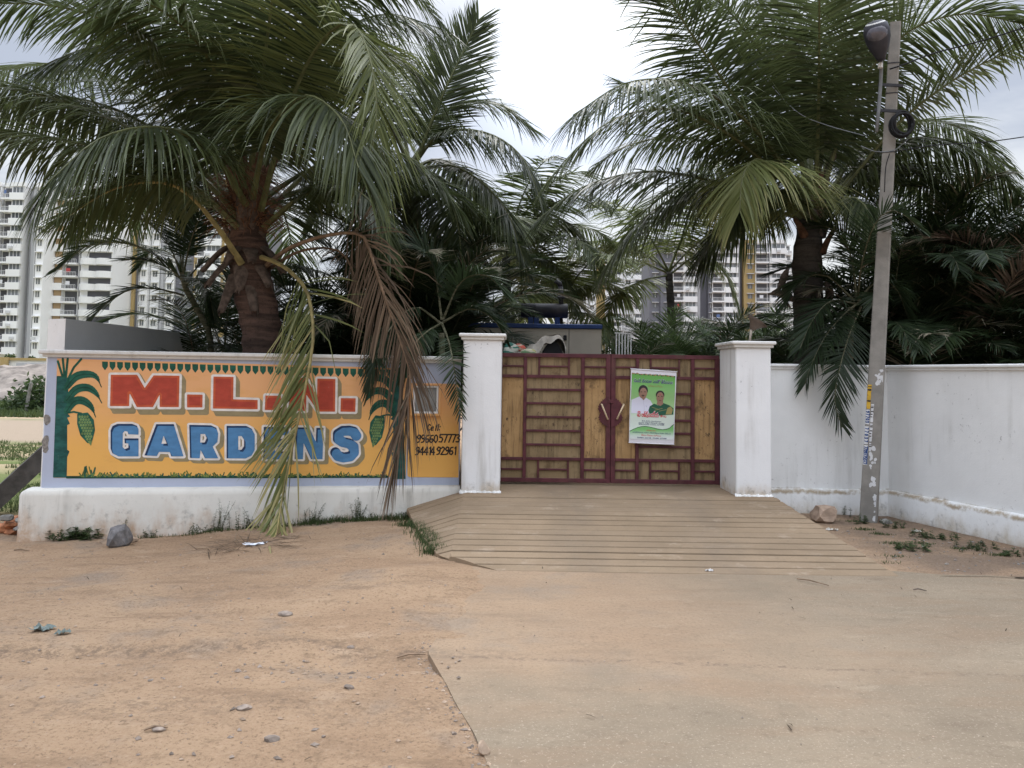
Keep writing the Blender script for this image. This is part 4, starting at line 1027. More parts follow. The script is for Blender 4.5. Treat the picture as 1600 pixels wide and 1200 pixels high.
for i in range(n + 1):
    for j in range(n + 1):
        x = -46 + 32 * i / n; y = 52 + 14 * j / n; h = max(0, 1 - ((x + 34) / 14) ** 2) ** .6 * math.sin(math.pi * j / n) ** .7
        z = -.4 + h * 2.5 + (fbm(np.array([x * .9]), np.array([y * .9]), 4)[0] - .5) * 1.1 * h + (fbm(np.array([x * 3.9]), np.array([y * 3.9]), 3)[0] - .5) * .5 * h
        vs.append((x, y, z))
mb.add(vs, [(i * (n + 1) + j, (i + 1) * (n + 1) + j, (i + 1) * (n + 1) + j + 1, i * (n + 1) + j + 1) for i in range(n) for j in range(n)])
structure(mb.build('rubble_mound', M_rub))
M_stone = simple('grey_stone', (.235, .19, .155), .9, .35, 14, .7, bsc=30); M_stoneb = simple('tan_stone', (.33, .245, .175), .9, .3, 12, .6); M_concp = simple('old_concrete', (.235, .225, .205), .9, .25, 7, .5, dirt=(.10, .09, .075))
M_darkconc = simple('dark_damp_concrete', (.085, .078, .070), .9, .3, 6, .5); M_brick = simple('broken_brick', (.40, .17, .085), .9, .3, 14, .5)
p = at(40, 640, 40); q = at(49, 598, 40)
mb = MB(); mb.tube([p + Vector((0, 0, -.2)), p.lerp(q, .5), q], [.10, .095, .09], 4); tag(mb.build('marker_post', M_concp, org=Vector((p.x, p.y, p.z))), 'leaning pale stone post in front of the dark bush', 'post')
b0 = Vector((-9.3, 12.2, -.62)); b1 = at(72, 712, 12.6)
mb = MB(); d = (b1 - b0).normalized(); s_ = d.cross(Vector((0, 0, 1))).normalized(); u_ = s_.cross(d)
def obox(mb, A, B, hw, hh, m=0):
    d = (B - A).normalized(); s_ = d.cross(Vector((0, 0, 1))).normalized(); u_ = s_.cross(d)
    mb.prism([A + s_ * hw + u_ * hh, A - s_ * hw + u_ * hh, A - s_ * hw - u_ * hh, A + s_ * hw - u_ * hh], B - A, m)
b0 = at(-40, 812, 12.3); b1 = at(80, 702, 12.75)
obox(mb, b0, b1, .16, .13); tag(mb.build('concrete_beam', M_darkconc, org=Vector((b0.x, b0.y, b0.z))), 'dark concrete beam lying slanted against the end of the sign wall', 'beam')

def rock(name, c, r, mat, label, cat, group=None, sx=1.0, sz=.7, seed=0, parent=None):
    rr = random.Random(seed); bm = bmesh.new(); bmesh.ops.create_icosphere(bm, subdivisions=2, radius=1)
    planes = [(Vector((rr.gauss(0, 1), rr.gauss(0, 1), rr.gauss(0, 1))).normalized(), rr.uniform(.55, .85)) for _ in range(9)]
    for v in bm.verts:
        for n_, d_ in planes:
            e = v.co.dot(n_) - d_
            if e > 0: v.co -= n_ * e
        v.co += v.co * .05 * rr.uniform(-1, 1)
    me_ = bpy.data.meshes.new(name)
    for v in bm.verts: v.co = Vector((v.co.x * r * sx, v.co.y * r, v.co.z * r * sz))
    bm.to_mesh(me_); bm.free(); me_.materials.append(mat)
    o = bpy.data.objects.new(name, me_); C.objects.link(o); o.location = c
    if label: tag(o, label, cat, group)
    return o
def gp(px, py):
    """ground point under a pixel"""
    z = -.05
    for _ in range(6):
        p = onz(px, py, z); z = ghz(p.x, p.y)
    return Vector((p.x, p.y, z))
b = gp(180, 855); rock('boulder', b + Vector((0, .12, .11)), .20, simple('boulder_grey', (.155, .148, .148), .9, .3, 16, .8, bsc=26), 'grey angular boulder at the foot of the sign wall', 'rock', None, .85, .9, 5)
b = gp(200, 850); rock('stone', b + Vector((0, .12, .02)), .08, M_stoneb, 'small tan stone just right of the grey boulder', 'rock', None, 1, .8, 8)
b = gp(160, 851); rock('stone', b + Vector((0, .12, .02)), .075, M_stoneb, 'small tan stone just left of the grey boulder', 'rock', None, 1.3, .7, 9)
b = gp(755, 1178); rock('stone', b + Vector((0, 0, .02)), .048, M_stoneb, 'brown stone by the slab crack at the bottom of the photo', 'rock', None, .8, 1.0, 12)
for i, (px, py, r, sx, lb, m) in enumerate([(445, 961, .085, 1.6, 'flat dark stone lying alone on the dirt left of the slab', M_stone), (505, 1152, .028, 1.0, 'small dark stone in the dirt near the bottom of the photo, left of centre', M_stone),
        (1288, 806, .10, 1.3, None, M_stoneb), (1384, 818, .15, 1.4, 'pale rough stone at the foot of the utility pole', M_concp), (425, 961, .03, 1.2, 'small tan stone beside the flat dark stone on the dirt', M_stoneb), (548, 1012, .04, 1.4, 'grey-green stone lying in the wheel rut left of the slab corner', M_stone),
        (615, 957, .028, 1, 'small brown stone on the dirt below the ramp corner', M_stoneb), (425, 1157, .06, 2.2, 'dark flat stone half sunk in the dirt at the bottom', M_stone), (710, 1147, .035, .9, 'grey stone beside the slab crack near the bottom', M_stone), (545, 1075, .05, 1.6, 'flat grey stone chip in the dirt below the wheel rut', M_stone), (248, 1142, .045, 2.2, 'thin dark stone sliver in the dirt at lower left', M_stone), (382, 1107, .06, 2.4, 'long dark stone chip in the dirt at lower centre-left', M_stone)]):
    if lb is None: continue
    g = gp(px, py); rock('stone', g + Vector((0, 0, r * .08)), r * .5, m, lb, 'rock', None, min(sx, 1.7), .75, 40 + i)
# tan crumpled sack beside the ramp
g = Vector((at(1287, 800, 11.3).x, 11.25, .02)); o = rock('soil_sack', g + Vector((0, 0, .06)), .21, simple('tan_sack', (.33, .24, .175), .85, .2, 9, .5), 'crumpled tan sack lying between the ramp and the right wall', 'sack', None, 1.15, .62, 77)
for i, (px, py) in enumerate([(10, 806), (20, 817), (28, 812), (34, 822), (6, 822), (16, 826), (38, 810), (25, 829)]):
    p = at(px, py, 10.9 + .1 * (i % 3)); p.z = max(p.z - .02, -.42); rock('brick_fragment', p, .085 + .03 * (i % 3), M_brick if i % 3 else M_concp, 'broken brick piece in the rubble by the sign wall end', 'brick', 'broken bricks at the end of the sign wall', 1.4, .6, 90 + i)

# ------------------------------------------------------------------ generator behind the gate
M_beige = simple('beige_sheet_metal', (.50, .455, .375), .55, .08, 2, .02); M_blue = simple('blue_sheet_metal', (.018, .05, .17), .5, .15, 4, .02); M_soot = simple('sooty_steel', (.022, .022, .026), .55, .3, 8, .2, dirt=(.09, .07, .06), dirtamt=.5); M_seam = simple('seam_dark', (.06, .055, .05), .8)
GEN = 15.5
gx0, gx1 = at(735, 530, GEN).x, at(940, 530, GEN).x; gt = at(850, 513, GEN).z
gen = thing('diesel_generator', ((gx0 + gx1) / 2, GEN + .6, .1), 'beige generator enclosure with blue roof and black silencer behind the gate', 'generator')
mb = MB(); mb.box((gx0, GEN, .1), (gx1, GEN + 1.3, gt), 0, .015); mb.build('enclosure', M_beige, gen)
mb = MB(); mb.box((gx0 - .05, GEN - .05, gt), (gx1 + .012, GEN + 1.35, gt + .085), 0, .012); mb.build('roof', M_blue, gen)
sx = at(889, 530, GEN).x; mb = MB(); mb.box((sx - .006, GEN - .004, .1), (sx + .006, GEN + .01, gt - .01)); mb.build('panel_seam', M_seam, gen)
dx0, dx1 = at(800, 530, GEN).x, at(882.5, 530, GEN).x; dt = at(850, 520, GEN).z
mb = MB(); mb.box((dx0, GEN - .012, .15), (dx1, GEN + .01, dt), 0, .004); dr = mb.build('door', M_beige, gen)
h0 = at(883, 528, GEN - .03); mb = MB(); mb.box((h0.x - .03, GEN - .05, h0.z - .05), (h0.x + .03, GEN - .008, h0.z + .05), 0, .008); mb.build('door_handle', M_soot, dr)
ca, cb = at(814, 485, GEN + .5), at(887, 485, GEN + .5); r_ = 11.5 * (GEN + .5) / FPX
mb = MB(); mb.lathe([(r_ * .93, 0), (r_, .02), (r_, .26), (r_ * 1.02, .265), (r_ * 1.02, .30), (r_, .305), (r_, (cb.x - ca.x) - .02), (r_ * .93, cb.x - ca.x)], ca, 28, 0, mat=Matrix.Rotation(R(90), 3, 'Y')); mb.build('silencer', M_soot, gen, smooth=True)
for px in (829, 838, 870.5):
    a = at(px, 500, GEN + .5); mb = MB(); mb.box((a.x - .05, GEN + .44, gt + .085), (a.x + .05, GEN + .56, ca.z - r_ * .8), 0, .006); mb.build('bracket', M_blue, gen)
a = at(877, 474, GEN + .5); b = at(876, 448, GEN + .5); mb = MB(); mb.tube([a - Vector((0, 0, .1)), b], .05, 10); mb.tube([a.lerp(b, .28), a.lerp(b, .42)], .085, 10); mb.tube([b, b + Vector((-.02, 0, .06)), b + Vector((-.1, 0, .12))], .048, 10); mb.build('exhaust_stack', M_soot, gen, smooth=True)

# bundle under a sheet and printed sacks standing behind the gate
M_tarp = simple('worn_tarpaulin', (.42, .385, .335), .8, .25, 7, .6, dirt=(.22, .16, .10)); M_blk = simple('black_rubber', (.010, .010, .011), .8, .2, 9, .2)
BY = 13.2
tp = [at(*p, BY) for p in ((800, 556), (812, 549), (828, 541), (842, 532), (856, 524.5), (866, 523), (876, 527), (882, 534), (885, 545), (884, 553))]
tarp = thing('covered_stack', (tp[4].x, BY + .3, .3), 'black load half covered by a pale sheet, behind the gate top', 'bundle')
mb = MB(); vs = []; prof_ = spline(tp, 40)[0]
for i, p in enumerate(prof_):
    for k in range(9):
        y = BY + .09 * k; sag = .05 * math.sin(i * .7 + k) + .03 * math.sin(k * 1.9 + i * .3)
        vs.append((p.x, y, p.z + sag * .5 - .012 * k))
mb.add(vs, [(i * 9 + k, (i + 1) * 9 + k, (i + 1) * 9 + k + 1, i * 9 + k + 1) for i in range(40) for k in range(8)])
fr = [i for i in range(41) if prof_[i].z > prof_[0].z - .1]
vs2 = []
for i, p in enumerate(prof_):
    f = i / 40; dp = (.16 + .05 * math.sin(i * .8)) * (1 if f < .55 else max(.04, 1 - (f - .55) * 4))
    vs2 += [(p.x, BY, p.z + .05 * math.sin(i * .7) * .5), (p.x - .02, BY - .03 - .02 * math.sin(i), p.z - dp)]
mb.add(vs2, [(i * 2, i * 2 + 1, i * 2 + 3, i * 2 + 2) for i in range(40)]); mb.build('sheet', M_tarp, tarp, smooth=True)
a = at(847, 560, BY + .1); b = at(884, 560, BY + .1); tz_ = at(862, 529, BY + .1).z
mb = MB(); n = 14; mb.prism([(a.x + (b.x - a.x) * i / n, BY + .06, a.z - .3 + (tz_ - a.z + .26) * math.sin(math.pi * min(1, (i + 2.2) / (n + 3))) ** .5) for i in range(n + 1)] + [(b.x, BY + .06, .4), (a.x, BY + .06, .4)], (0, .5, 0)); mb.build('load', M_blk, tarp)
def sack_mat(name, cols):
    m, t = newmat(name); p = pos(t); v = t.sep(t.scale(p, (.6, 1, 9)))[2]; wv = t.noise(t.scale(p, (3, 3, 11)), 1.0, 3)
    c = t.mix(t.ramp(wv, .42, .46), cols[0], cols[1]); c = t.mix(t.ramp(wv, .54, .57), c, cols[2]); finish(t, c, .7, t.noise(p, 20, 4), .3, .01); return m
SK = [sack_mat('printed_sack_green', ((.02, .10, .075), (.42, .42, .36), (.03, .14, .10))), sack_mat('printed_sack_red', ((.45, .09, .06), (.50, .40, .30), (.55, .12, .08))), sack_mat('printed_sack_yellow', ((.32, .30, .10), (.45, .42, .30), (.14, .24, .12)))]
for i, (px, py, wd, hh, lb) in enumerate([(797, 548, 26, 22, 'green and white striped sack heaped behind the gate top'), (812, 543, 20, 14, 'red printed sack lying on the heap behind the gate'), (826, 551, 24, 13, 'yellow-green printed sack at the foot of the covered load')]):
    p = at(px, py, 13.05 + .25 * (i == 1)); s_ = 13.1 / FPX; o = rock('printed_sack', p - Vector((0, 0, .02)), wd * s_ * .62, SK[i], lb, 'sack', None, 1.0, hh / wd * 1.1, 200 + i)
    for pol in o.data.polygons: pol.use_smooth = True
# the heap stands on a low block so that nothing hovers
mb = MB(); mb.box((at(786, 560, 13).x, 12.9, -.05), (at(888, 560, 13).x, 13.9, at(800, 556, 13.2).z), 0, .02); tag(mb.build('masonry_block', M_concp, org=Vector((at(830, 560, 13).x, 13.4, -.05))), 'low masonry block carrying the sacks behind the left gate leaf', 'block')

# white bar grille standing behind the gate
M_wpaint = simple('white_bar_paint', (.66, .66, .64), .6, .1, 9, .05)
t = thing('bar_grille', (at(972, 540, 14).x, 14, .2), 'white metal bar grille standing behind the middle of the gate', 'grille')
for k in range(6):
    px = 962 + k * 4.6; a = at(px, 600, 14); b = at(px + 1, 521, 14)
    mb = MB(); mb.tube([Vector((a.x, 14, .1)), Vector(((a.x + b.x) / 2, 13.98, (a.z + b.z) / 2)), b], .010, 6); mb.build('bar', M_wpaint, t, smooth=True)
mb = MB(); mb.tube([at(960.5, 520.5, 14), at(987, 521.5, 14)], .012, 6); mb.build('top_rail', M_wpaint, t, smooth=True)

# floodlight on the right pillar
t = thing('pillar_lamp', at(1172, 528, 11.5), 'small brown flared lamp on top of the right gate pillar', 'lamp')
M_lampb = simple('brown_lamp_shade', (.105, .075, .055), .5, .2, 8, .1); M_brass = simple('pale_metal', (.36, .31, .25), .5, .2, 8, .1)
base = at(1171, 531, 11.5); base.z = zc
mb = MB(); tip = at(1174, 515, 11.5); mb.tube([base, base.lerp(tip, .5), tip], [.022, .016, .02], 8); mb.lathe([(.05, 0), (.05, .012), (.02, .02)], base, 14); mb.build('stem', M_brass, t, smooth=True)
mb = MB(); tl = at(1168, 499, 11.5); tr_ = at(1199, 505, 11.5); c = tl.lerp(tr_, .5); axis = (c - tip); rot = Vector((0, 0, 1)).rotation_difference(axis.normalized()).to_matrix()
mb.lathe([(.03, 0), (.06, axis.length * .35), (.10, axis.length * .7), (.155, axis.length), (.145, axis.length), (.09, axis.length * .72), (.02, .03)], tip, 22, 0, mat=rot); mb.build('shade', M_lampb, t, smooth=True)

# ------------------------------------------------------------------ utility pole with street light
PYY = 11.45
pb, ptop = at(1357, 815, PYY), at(1399.5, 36, PYY)
M_pole = simple('pole_concrete', (.235, .22, .195), .9, .15, 5, .4, dirt=(.16, .15, .13), dirtamt=.5)
pole = thing('utility_pole', pb, 'leaning square concrete utility pole in front of the right wall', 'pole')
ax = (ptop - pb).normalized(); yaw = R(-28); s1 = Vector((math.cos(yaw), math.sin(yaw), 0)); s1 = (s1 - ax * s1.dot(ax)).normalized(); s2 = ax.cross(s1).normalized()
def pole_ring(p, w1, w2, c=.012): return [p + s1 * a + s2 * b for a, b in ((-w1 + c, -w2), (w1 - c, -w2), (w1, -w2 + c), (w1, w2 - c), (w1 - c, w2), (-w1 + c, w2), (-w1, w2 - c), (-w1, -w2 + c))]
mb = MB(); N_ = 14; vs = []
for i in range(N_ + 1):
    f = i / N_; p = (pb - ax * .3).lerp(ptop, f); vs += pole_ring(p, .115 - .045 * f, .105 - .045 * f)
mb.add(vs, [(i * 8 + k, i * 8 + (k + 1) % 8, (i + 1) * 8 + (k + 1) % 8, (i + 1) * 8 + k) for i in range(N_) for k in range(8)] + [tuple(N_ * 8 + k for k in range(8))]); mb.build('shaft', M_pole, pole)
# printed stickers wrapped on the camera-facing face
face_n = -s2 if (-s2).dot(CAM - pb) > 0 else s2
fdir = s1
def polepl():
    O = pb + face_n * .103; return O
class PolePlane(Plane):
    def w(s, u, v, off=0):
        f = v / (ptop - pb).length; return pb + ax * v + fdir * u + face_n * (.106 - .045 * (f * .96 + .04) + off)
POLE = PolePlane(pb + face_n * .105, fdir, ax); POLE.N = face_n
def pv(py): return (at(1360 + (815 - py) * .054, py, PYY) - pb).dot(ax)
K_sw = paint('sticker_white', (.60, .60, .60), .1, .3); K_sy = paint('sticker_yellow', (.55, .34, .04), .15, .3); K_sb = paint('sticker_blue', (.03, .07, .20))
def sticker(u0, u1, ya, yb, mat, text, tcol, wd=.006):
    v0, v1 = pv(ya), pv(yb); P = [(u0, v0), (u1, v0), (u1, v1), (u0, v1)]
    mb = MB(); f0 = s_poly(P); paint_sdf(mb, POLE, lambda u, v: f0(u, v) + .012 * (fbm(u * 40, v * 25, 3) - .35), bnd(P, .01), .006, .002, 0)
    h = (u1 - u0) * .72; n_ = max(1, len(text)); lettering(mb, POLE, text, u0 + (u1 - u0) * .16, v1 - .02, h, (v1 - v0 - .03) / (n_ * h), wd, .0035, 1, .004, 0, du=(0, -1), dv=(1, 0))
    mb.build('sticker', [mat, tcol], pole)
sticker(-.098, -.045, 640, 602, K_sy, '10.8', P_black); sticker(-.105, -.05, 664, 641, K_sw, '97703', K_sb); sticker(-.106, -.052, 695, 667, K_sw, '77037', K_sb); sticker(-.107, -.048, 727, 696, K_sw, '7799775377', K_sb)
sticker(-.04, -.005, 660, 632, K_sw, '18 Kgs', P_black, .004); sticker(-.042, -.006, 690, 662, K_sw, '18 Kgs', P_black, .004); sticker(-.04, -.008, 705, 692, K_sw, '10', P_black, .004)
def scraps(c, n, sp, sd):
    rr = random.Random(sd)
    for i in range(n):
        mb = MB(); u = c[0] + rr.gauss(0, sp[0]); v = pv(c[1]) + rr.gauss(0, sp[1]); u = max(-.10, min(.085, u))
        f0 = s_ell((u, v), rr.uniform(.008, .028), rr.uniform(.01, .05), rr.uniform(-.6, .6))
        paint_sdf(mb, POLE, lambda a, b: f0(a, b) + .03 * (fbm(a * 45 + i, b * 45, 3) - .5), (max(-.104, u - .05), min(.09, u + .05), v - .08, v + .08), .006, .0018 + i * 5e-5)
        if len(mb.f): mb.build('torn_paper', K_sw, pole)
scraps((.04, 592), 9, (.025, .08), 1); scraps((.0, 716), 8, (.02, .07), 2); scraps((.02, 755), 5, (.03, .05), 3); scraps((.085, 795), 6, (.008, .13), 4)
M_iron = simple('dark_iron', (.030, .030, .034), .6, .2, 9, .1); M_galv = simple('grey_pipe', (.17, .18, .19), .5, .15, 9, .05)
for py, px0, px1 in ((133, 1372, 1411), (173, 1366, 1408)):
    a, b = at(px0, py - 1, PYY - .1), at(px1, py + 1, PYY - .13); mb = MB(); obox(mb, a, b, .012, .02); mb.build('clamp', M_iron, pole)
for py in (101, 148, 240):
    mb = MB(); p = pb + ax * ((at(1360 + (815 - py) * .0545, py, PYY) - pb).dot(ax)); f = (p - pb).length / (ptop - pb).length; mb.add([v for q in (-.008, .008) for v in [r__ + ax * q for r__ in pole_ring(p, .12 - .045 * f, .11 - .045 * f)]], [(k, (k + 1) % 8, 8 + (k + 1) % 8, 8 + k) for k in range(8)]); mb.build('wire_binding', M_iron, pole)
lamp = thing('street_light', at(1378, 173, PYY - .12), 'dark domed street light on a pipe arm beside the pole top', 'street light')
arm = [at(1369.5, 206, PYY - .12), at(1373, 170, PYY - .12), at(1376, 130, PYY - .13), at(1377, 104, PYY - .2), at(1377, 90, PYY - .3)]
mb = MB(); mb.tube(arm, .024, 10); mb.build('arm', M_galv, lamp, smooth=True)
mb = MB(); a, b = at(1375.5, 106, PYY - .24), at(1375.5, 99, PYY - .24); mb.tube([a, b], .034, 8); mb.build('white_collar', M_wpaint, lamp)
c0, c1 = at(1377, 95, PYY - .32), at(1367, 32, PYY - .50); axl = c1 - c0; rot = Vector((0, 0, 1)).rotation_difference(axl.normalized()).to_matrix(); H_ = axl.length
M_hous = simple('lamp_housing', (.035, .035, .045), .45, .2, 8, .05); M_lens = simple('lamp_lens', (.10, .095, .115), .15, .2, 8, .02, .6)
mb = MB(); mb.lathe([(.05, 0), (.075, H_ * .12), (.125, H_ * .3), (.165, H_ * .55), (.172, H_ * .75), (.15, H_ * .9), (.09, H_ * .98), (.03, H_)], c0, 26, 0, mat=rot); mb.build('housing', M_hous, lamp, smooth=True)
tow = (CAM - c0).normalized(); lc = c0 + axl * .68 + tow * .05
mb = MB(); mb.lathe([(.001, .135), (.06, .13), (.105, .10), (.135, .06), (.145, .0)], lc, 22, 0, mat=Vector((0, 0, 1)).rotation_difference(tow).to_matrix()); mb.build('lens', M_lens, lamp, smooth=True)
lc2 = c0 + axl * .91; mb = MB(); mb.lathe([(.145, -.005), (.12, .02), (.08, .035), (.04, .045), (.001, .048)], lc2, 24, 0, mat=rot); mb.build('white_cap', M_wpaint, lamp, smooth=True)
coil = MB(); cc = at(1407, 196, PYY - .16); rr = random.Random(6)
ringp = []
for k in range(5 * 20 + 1):
    a = 2 * math.pi * k / 20; q = .165 + .022 * math.sin(a * .37) + .012 * math.sin(a * 2.3); ringp.append(cc + Vector((q * .78 * math.cos(a), -.02 * (k / 20) + .02 * math.sin(a * .7), q * math.sin(a))))
coil.tube(ringp, .017, 6); tag(coil.build('cable_coil', M_blk, smooth=True, org=cc), 'black cable coil hung on the upper part of the pole', 'cable')
def cable(pts, r_, label, mat=None, n=24):
    P = spline(pts, n)[0]; mb = MB(); mb.tube(P, r_, 5); return tag(mb.build('cable', mat or M_blk, smooth=True, org=Vector(P[0])), label, 'cable', 'wires on the pole')
cable([at(1390, 108, PYY - .1), at(1412, 101, PYY - .1), at(1460, 83, PYY), at(1540, 62, PYY), at(1640, 30, PYY)], .011, 'black wire running right from the top of the pole past the frond')
cable([at(1400, 236, PYY - .12), at(1470, 226, PYY - .1), at(1540, 222, PYY), at(1640, 208, PYY)], .008, 'thin black wire leaving the pole below the cable coil')
cable([at(1345, 228, PYY - .1), at(1370, 237, PYY - .15), at(1398, 234, PYY - .14), at(1418, 218, PYY - .14)], .006, 'pale thin wire looped loosely around the pole', M_galv)
cable([at(1180, 100, 12.6), at(1215, 145, 12.4), at(1250, 178, 12.2), at(1290, 195, 12), at(1350, 212, PYY - .1)], .006, 'pale thin wire sagging from the right palm to the pole', M_galv)
cable([at(1382, 300, PYY - .12), at(1384, 262, PYY - .12), at(1390, 240, PYY - .12)], .007, 'short black wire running down the pole under the coil')

# ------------------------------------------------------------------ palms
ZD = Vector((0, 0, -1))
def frond_mesh(pts, L=.85, pairs=90, w=.04, g=.35, t0=.18, a=(18, 62), lift=.12, tint=(.2, .45), tip=.2, dry=0.0, miss=.02, rr=(.035, .006), seg=4, ref=None, seed=0, lenp=(.55, .42), sides=(1, 1), clump=0.0, rtint=.5, curl=0.0, gk=.13, miss2=None):
    """one pinnate leaf: a tapering rachis along pts with two rows of drooping pointed leaflets"""
    rn = np.random.default_rng(seed); mb = MB(); N = max(18, pairs); P, tot = spline(pts, N)
    T0 = (P[1] - P[0]).normalized(); up = ref or Vector((0, 0, 1))
    S = T0.cross(up); S = S.normalized() if S.length > .05 else Vector((1, 0, 0))
    k = max(8, min(22, int(tot * 5))); idx = [round(i * N / k) for i in range(k + 1)]
    mb.tube([P[i] for i in idx], [rr[0] + (rr[1] - rr[0]) * (i / N) ** .6 for i in idx], 5, 1, rtint)
    TT, SS = [], []
    for i in range(1, N):
        T = (P[i + 1] - P[i - 1]).normalized(); S = (S - T * S.dot(T)).normalized(); TT.append(T[:]); SS.append(S[:])
    TT, SS, PP_ = np.array(TT), np.array(SS), np.array([p[:] for p in P[1:N]]); NN = np.cross(SS, TT)
    f = np.arange(1, N) / N; keep = f >= t0; q = np.clip((f - t0) / (1 - t0), 0, 1)
    ln = L * (lenp[0] + (1 - lenp[0]) * np.minimum(1, q / .3)) * (1 - (1 - lenp[1]) * np.maximum(0, (q - .35) / .65) ** 1.3)
    an = np.radians(a[0] + (a[1] - a[0]) * q)
    if clump:
        cl = np.zeros(len(f)); c_ = 0.0
        for i in range(len(f)): c_ = c_ * .7 + rn.normal(0, clump); cl[i] = c_
        an = an + cl
    nrm = lambda v: v / np.maximum(1e-6, np.linalg.norm(v, axis=1, keepdims=True))
    for si, s_ in enumerate((1, -1)):
        if not sides[si]: continue
        m = keep & (rn.random(len(f)) >= (miss if s_ > 0 or miss2 is None else miss2)); n = int(m.sum())
        if not n: continue
        T, S_, Nv, p, l_, aa, qq = TT[m], SS[m], NN[m], PP_[m].copy(), ln[m] * rn.uniform(.86, 1.08, n), an[m] + rn.normal(0, .07, n), q[m]
        d = nrm(S_ * (s_ * np.cos(aa))[:, None] + T * np.sin(aa)[:, None] + Nv * (lift + rn.normal(0, .07, n))[:, None])
        wv = nrm(T - d * (T * d).sum(1, keepdims=True)); wv = nrm(wv + Nv * rn.normal(0, .3, n)[:, None])
        p += T * (rn.uniform(-.4, .4, n) * tot / N)[:, None]; gg = g * rn.uniform(.7, 1.35, n); br = rn.random(n) < .05; d[:, 2] -= gg * .55; d = nrm(d)
        tt = rn.uniform(tint[0], tint[1], n); td = (rn.random(n) < dry * qq ** 1.5).astype(float); ww = w * (.75 + .25 * l_ / L); cv = S_ * rn.normal(0, curl or 1e-9, n)[:, None]
        prof = [.55, 1.0, .9, .6, 0.0] if seg == 4 else [.6, 1.0, .7, 0.0]
        V_ = np.zeros((n, 2 * seg + 1, 3)); Ti = np.zeros((n, 2 * seg + 1))
        for j in range(seg + 1):
            tn = np.minimum(1, tt + tip * (j / seg) ** 2 + td * (.6 if j else .3))
            if j < seg:
                h = (ww * .5 * prof[j])[:, None]; V_[:, 2 * j] = p - wv * h; V_[:, 2 * j + 1] = p + wv * h; Ti[:, 2 * j] = tn; Ti[:, 2 * j + 1] = tn
                p = p + d * (l_ / seg)[:, None]; d = d.copy(); d[:, 2] -= gg * (.14 + j * gk)
                if j == 1: d[br, 2] -= 1.2
                d = nrm(d + cv * j); wv = nrm(wv - d * (wv * d).sum(1, keepdims=True) + 1e-6)
            else: V_[:, 2 * j] = p; Ti[:, 2 * j] = tn
        base = len(mb.v); K = 2 * seg + 1; o_ = base + np.arange(n) * K
        mb.v += [tuple(v) for v in V_.reshape(-1, 3).tolist()]; mb.t += Ti.reshape(-1).tolist()
        for j in range(seg - 1): mb.f += np.stack((o_ + 2 * j, o_ + 2 * j + 1, o_ + 2 * j + 3, o_ + 2 * j + 2), 1).tolist()
        mb.f += np.stack((o_ + 2 * seg - 2, o_ + 2 * seg - 1, o_ + 2 * seg), 1).tolist(); mb.m += [0] * (n * seg)
    return mb
def frond(t, pts, leaf=None, rach=None, name='frond', label=None, **kw):
    kw.setdefault('seed', random.randrange(10 ** 6))
    o = frond_mesh(pts, **kw).build(name, [leaf or M_coco, rach or M_rachis], t, tint=True)
    if label: o['label'] = label
    return o
def px(pts, Y): return [at(a, b, Y + c) for a, b, c in pts]
def arch(o, az, el, length, bend, n=8, yawdrift=0.0):
    """points of a leaf that leaves o at elevation el (deg) and bows over under its weight"""
    p = Vector(o); out = [p.copy()]; e = R(el)
    for i in range(n):
        a_ = az + yawdrift * i / n
        p = p + Vector((math.cos(e) * math.cos(a_), math.cos(e) * math.sin(a_), math.sin(e))) * (length / n); out.append(p.copy()); e -= R(bend) * (i + 1) * 2 / (n * (n + 1))
    return out

def trunk(t, path, rads, mat, rings=.06, name='trunk'):
    P, L_ = spline(path, 46); mb = MB(); rn = random.Random(5); n = 16; vs = []
    for i, p in enumerate(P):
        f = i / 46; r = float(np.interp(f, np.linspace(0, 1, len(rads)), rads)) * (1 + rings * (1 if i % 3 == 0 else -.4) + rn.uniform(-.02, .02))
        for k in range(n):
            a_ = 2 * math.pi * k / n; q = r * (1 + .05 * math.sin(3 * a_ + i * .3) + rn.uniform(-.025, .025)); vs.append(p + Vector((math.cos(a_) * q, math.sin(a_) * q, 0)))
    mb.add(vs, [(i * n + k, i * n + (k + 1) % n, (i + 1) * n + (k + 1) % n, (i + 1) * n + k) for i in range(46) for k in range(n)] + [tuple(46 * n + k for k in range(n))])
    return mb.build(name, mat, t, smooth=True)
def leaf_base(t, p, az, h, wd, out, mat, name='leaf_base', droop=0.0, seed=0):
    """broad clasping stub of an old leaf stalk, torn at the top"""
    rn = random.Random(seed); mb = MB(); n, m_ = 6, 6; vs = []
    d = Vector((math.cos(az), math.sin(az), 0)); s_ = Vector((-d.y, d.x, 0))
    for j in range(n + 1):
        f = j / n; c = p + d * (out * f ** 1.4) + Vector((0, 0, h * f - droop * f * f)); hw = wd * (1 - .72 * f ** .8) * .5
        for k in range(m_ + 1):
            q = k / m_ * 2 - 1; vs.append(c + s_ * (hw * q) + d * (-.09 * q * q * (1 - f * .5) * wd * 3) + Vector((0, 0, rn.uniform(-.05, .05) if j == n else 0)))
    T_ = len(vs); vs += [v - d * .02 for v in vs]; K = m_ + 1
    fs = [(j * K + k, j * K + k + 1, (j + 1) * K + k + 1, (j + 1) * K + k) for j in range(n) for k in range(m_)]
    fs += [tuple(T_ + i for i in reversed(f)) for f in fs] + [(n * K + k, n * K + k + 1, T_ + n * K + k + 1, T_ + n * K + k) for k in range(m_)]
    mb.add(vs, fs); return mb.build(name, mat, t, smooth=True)

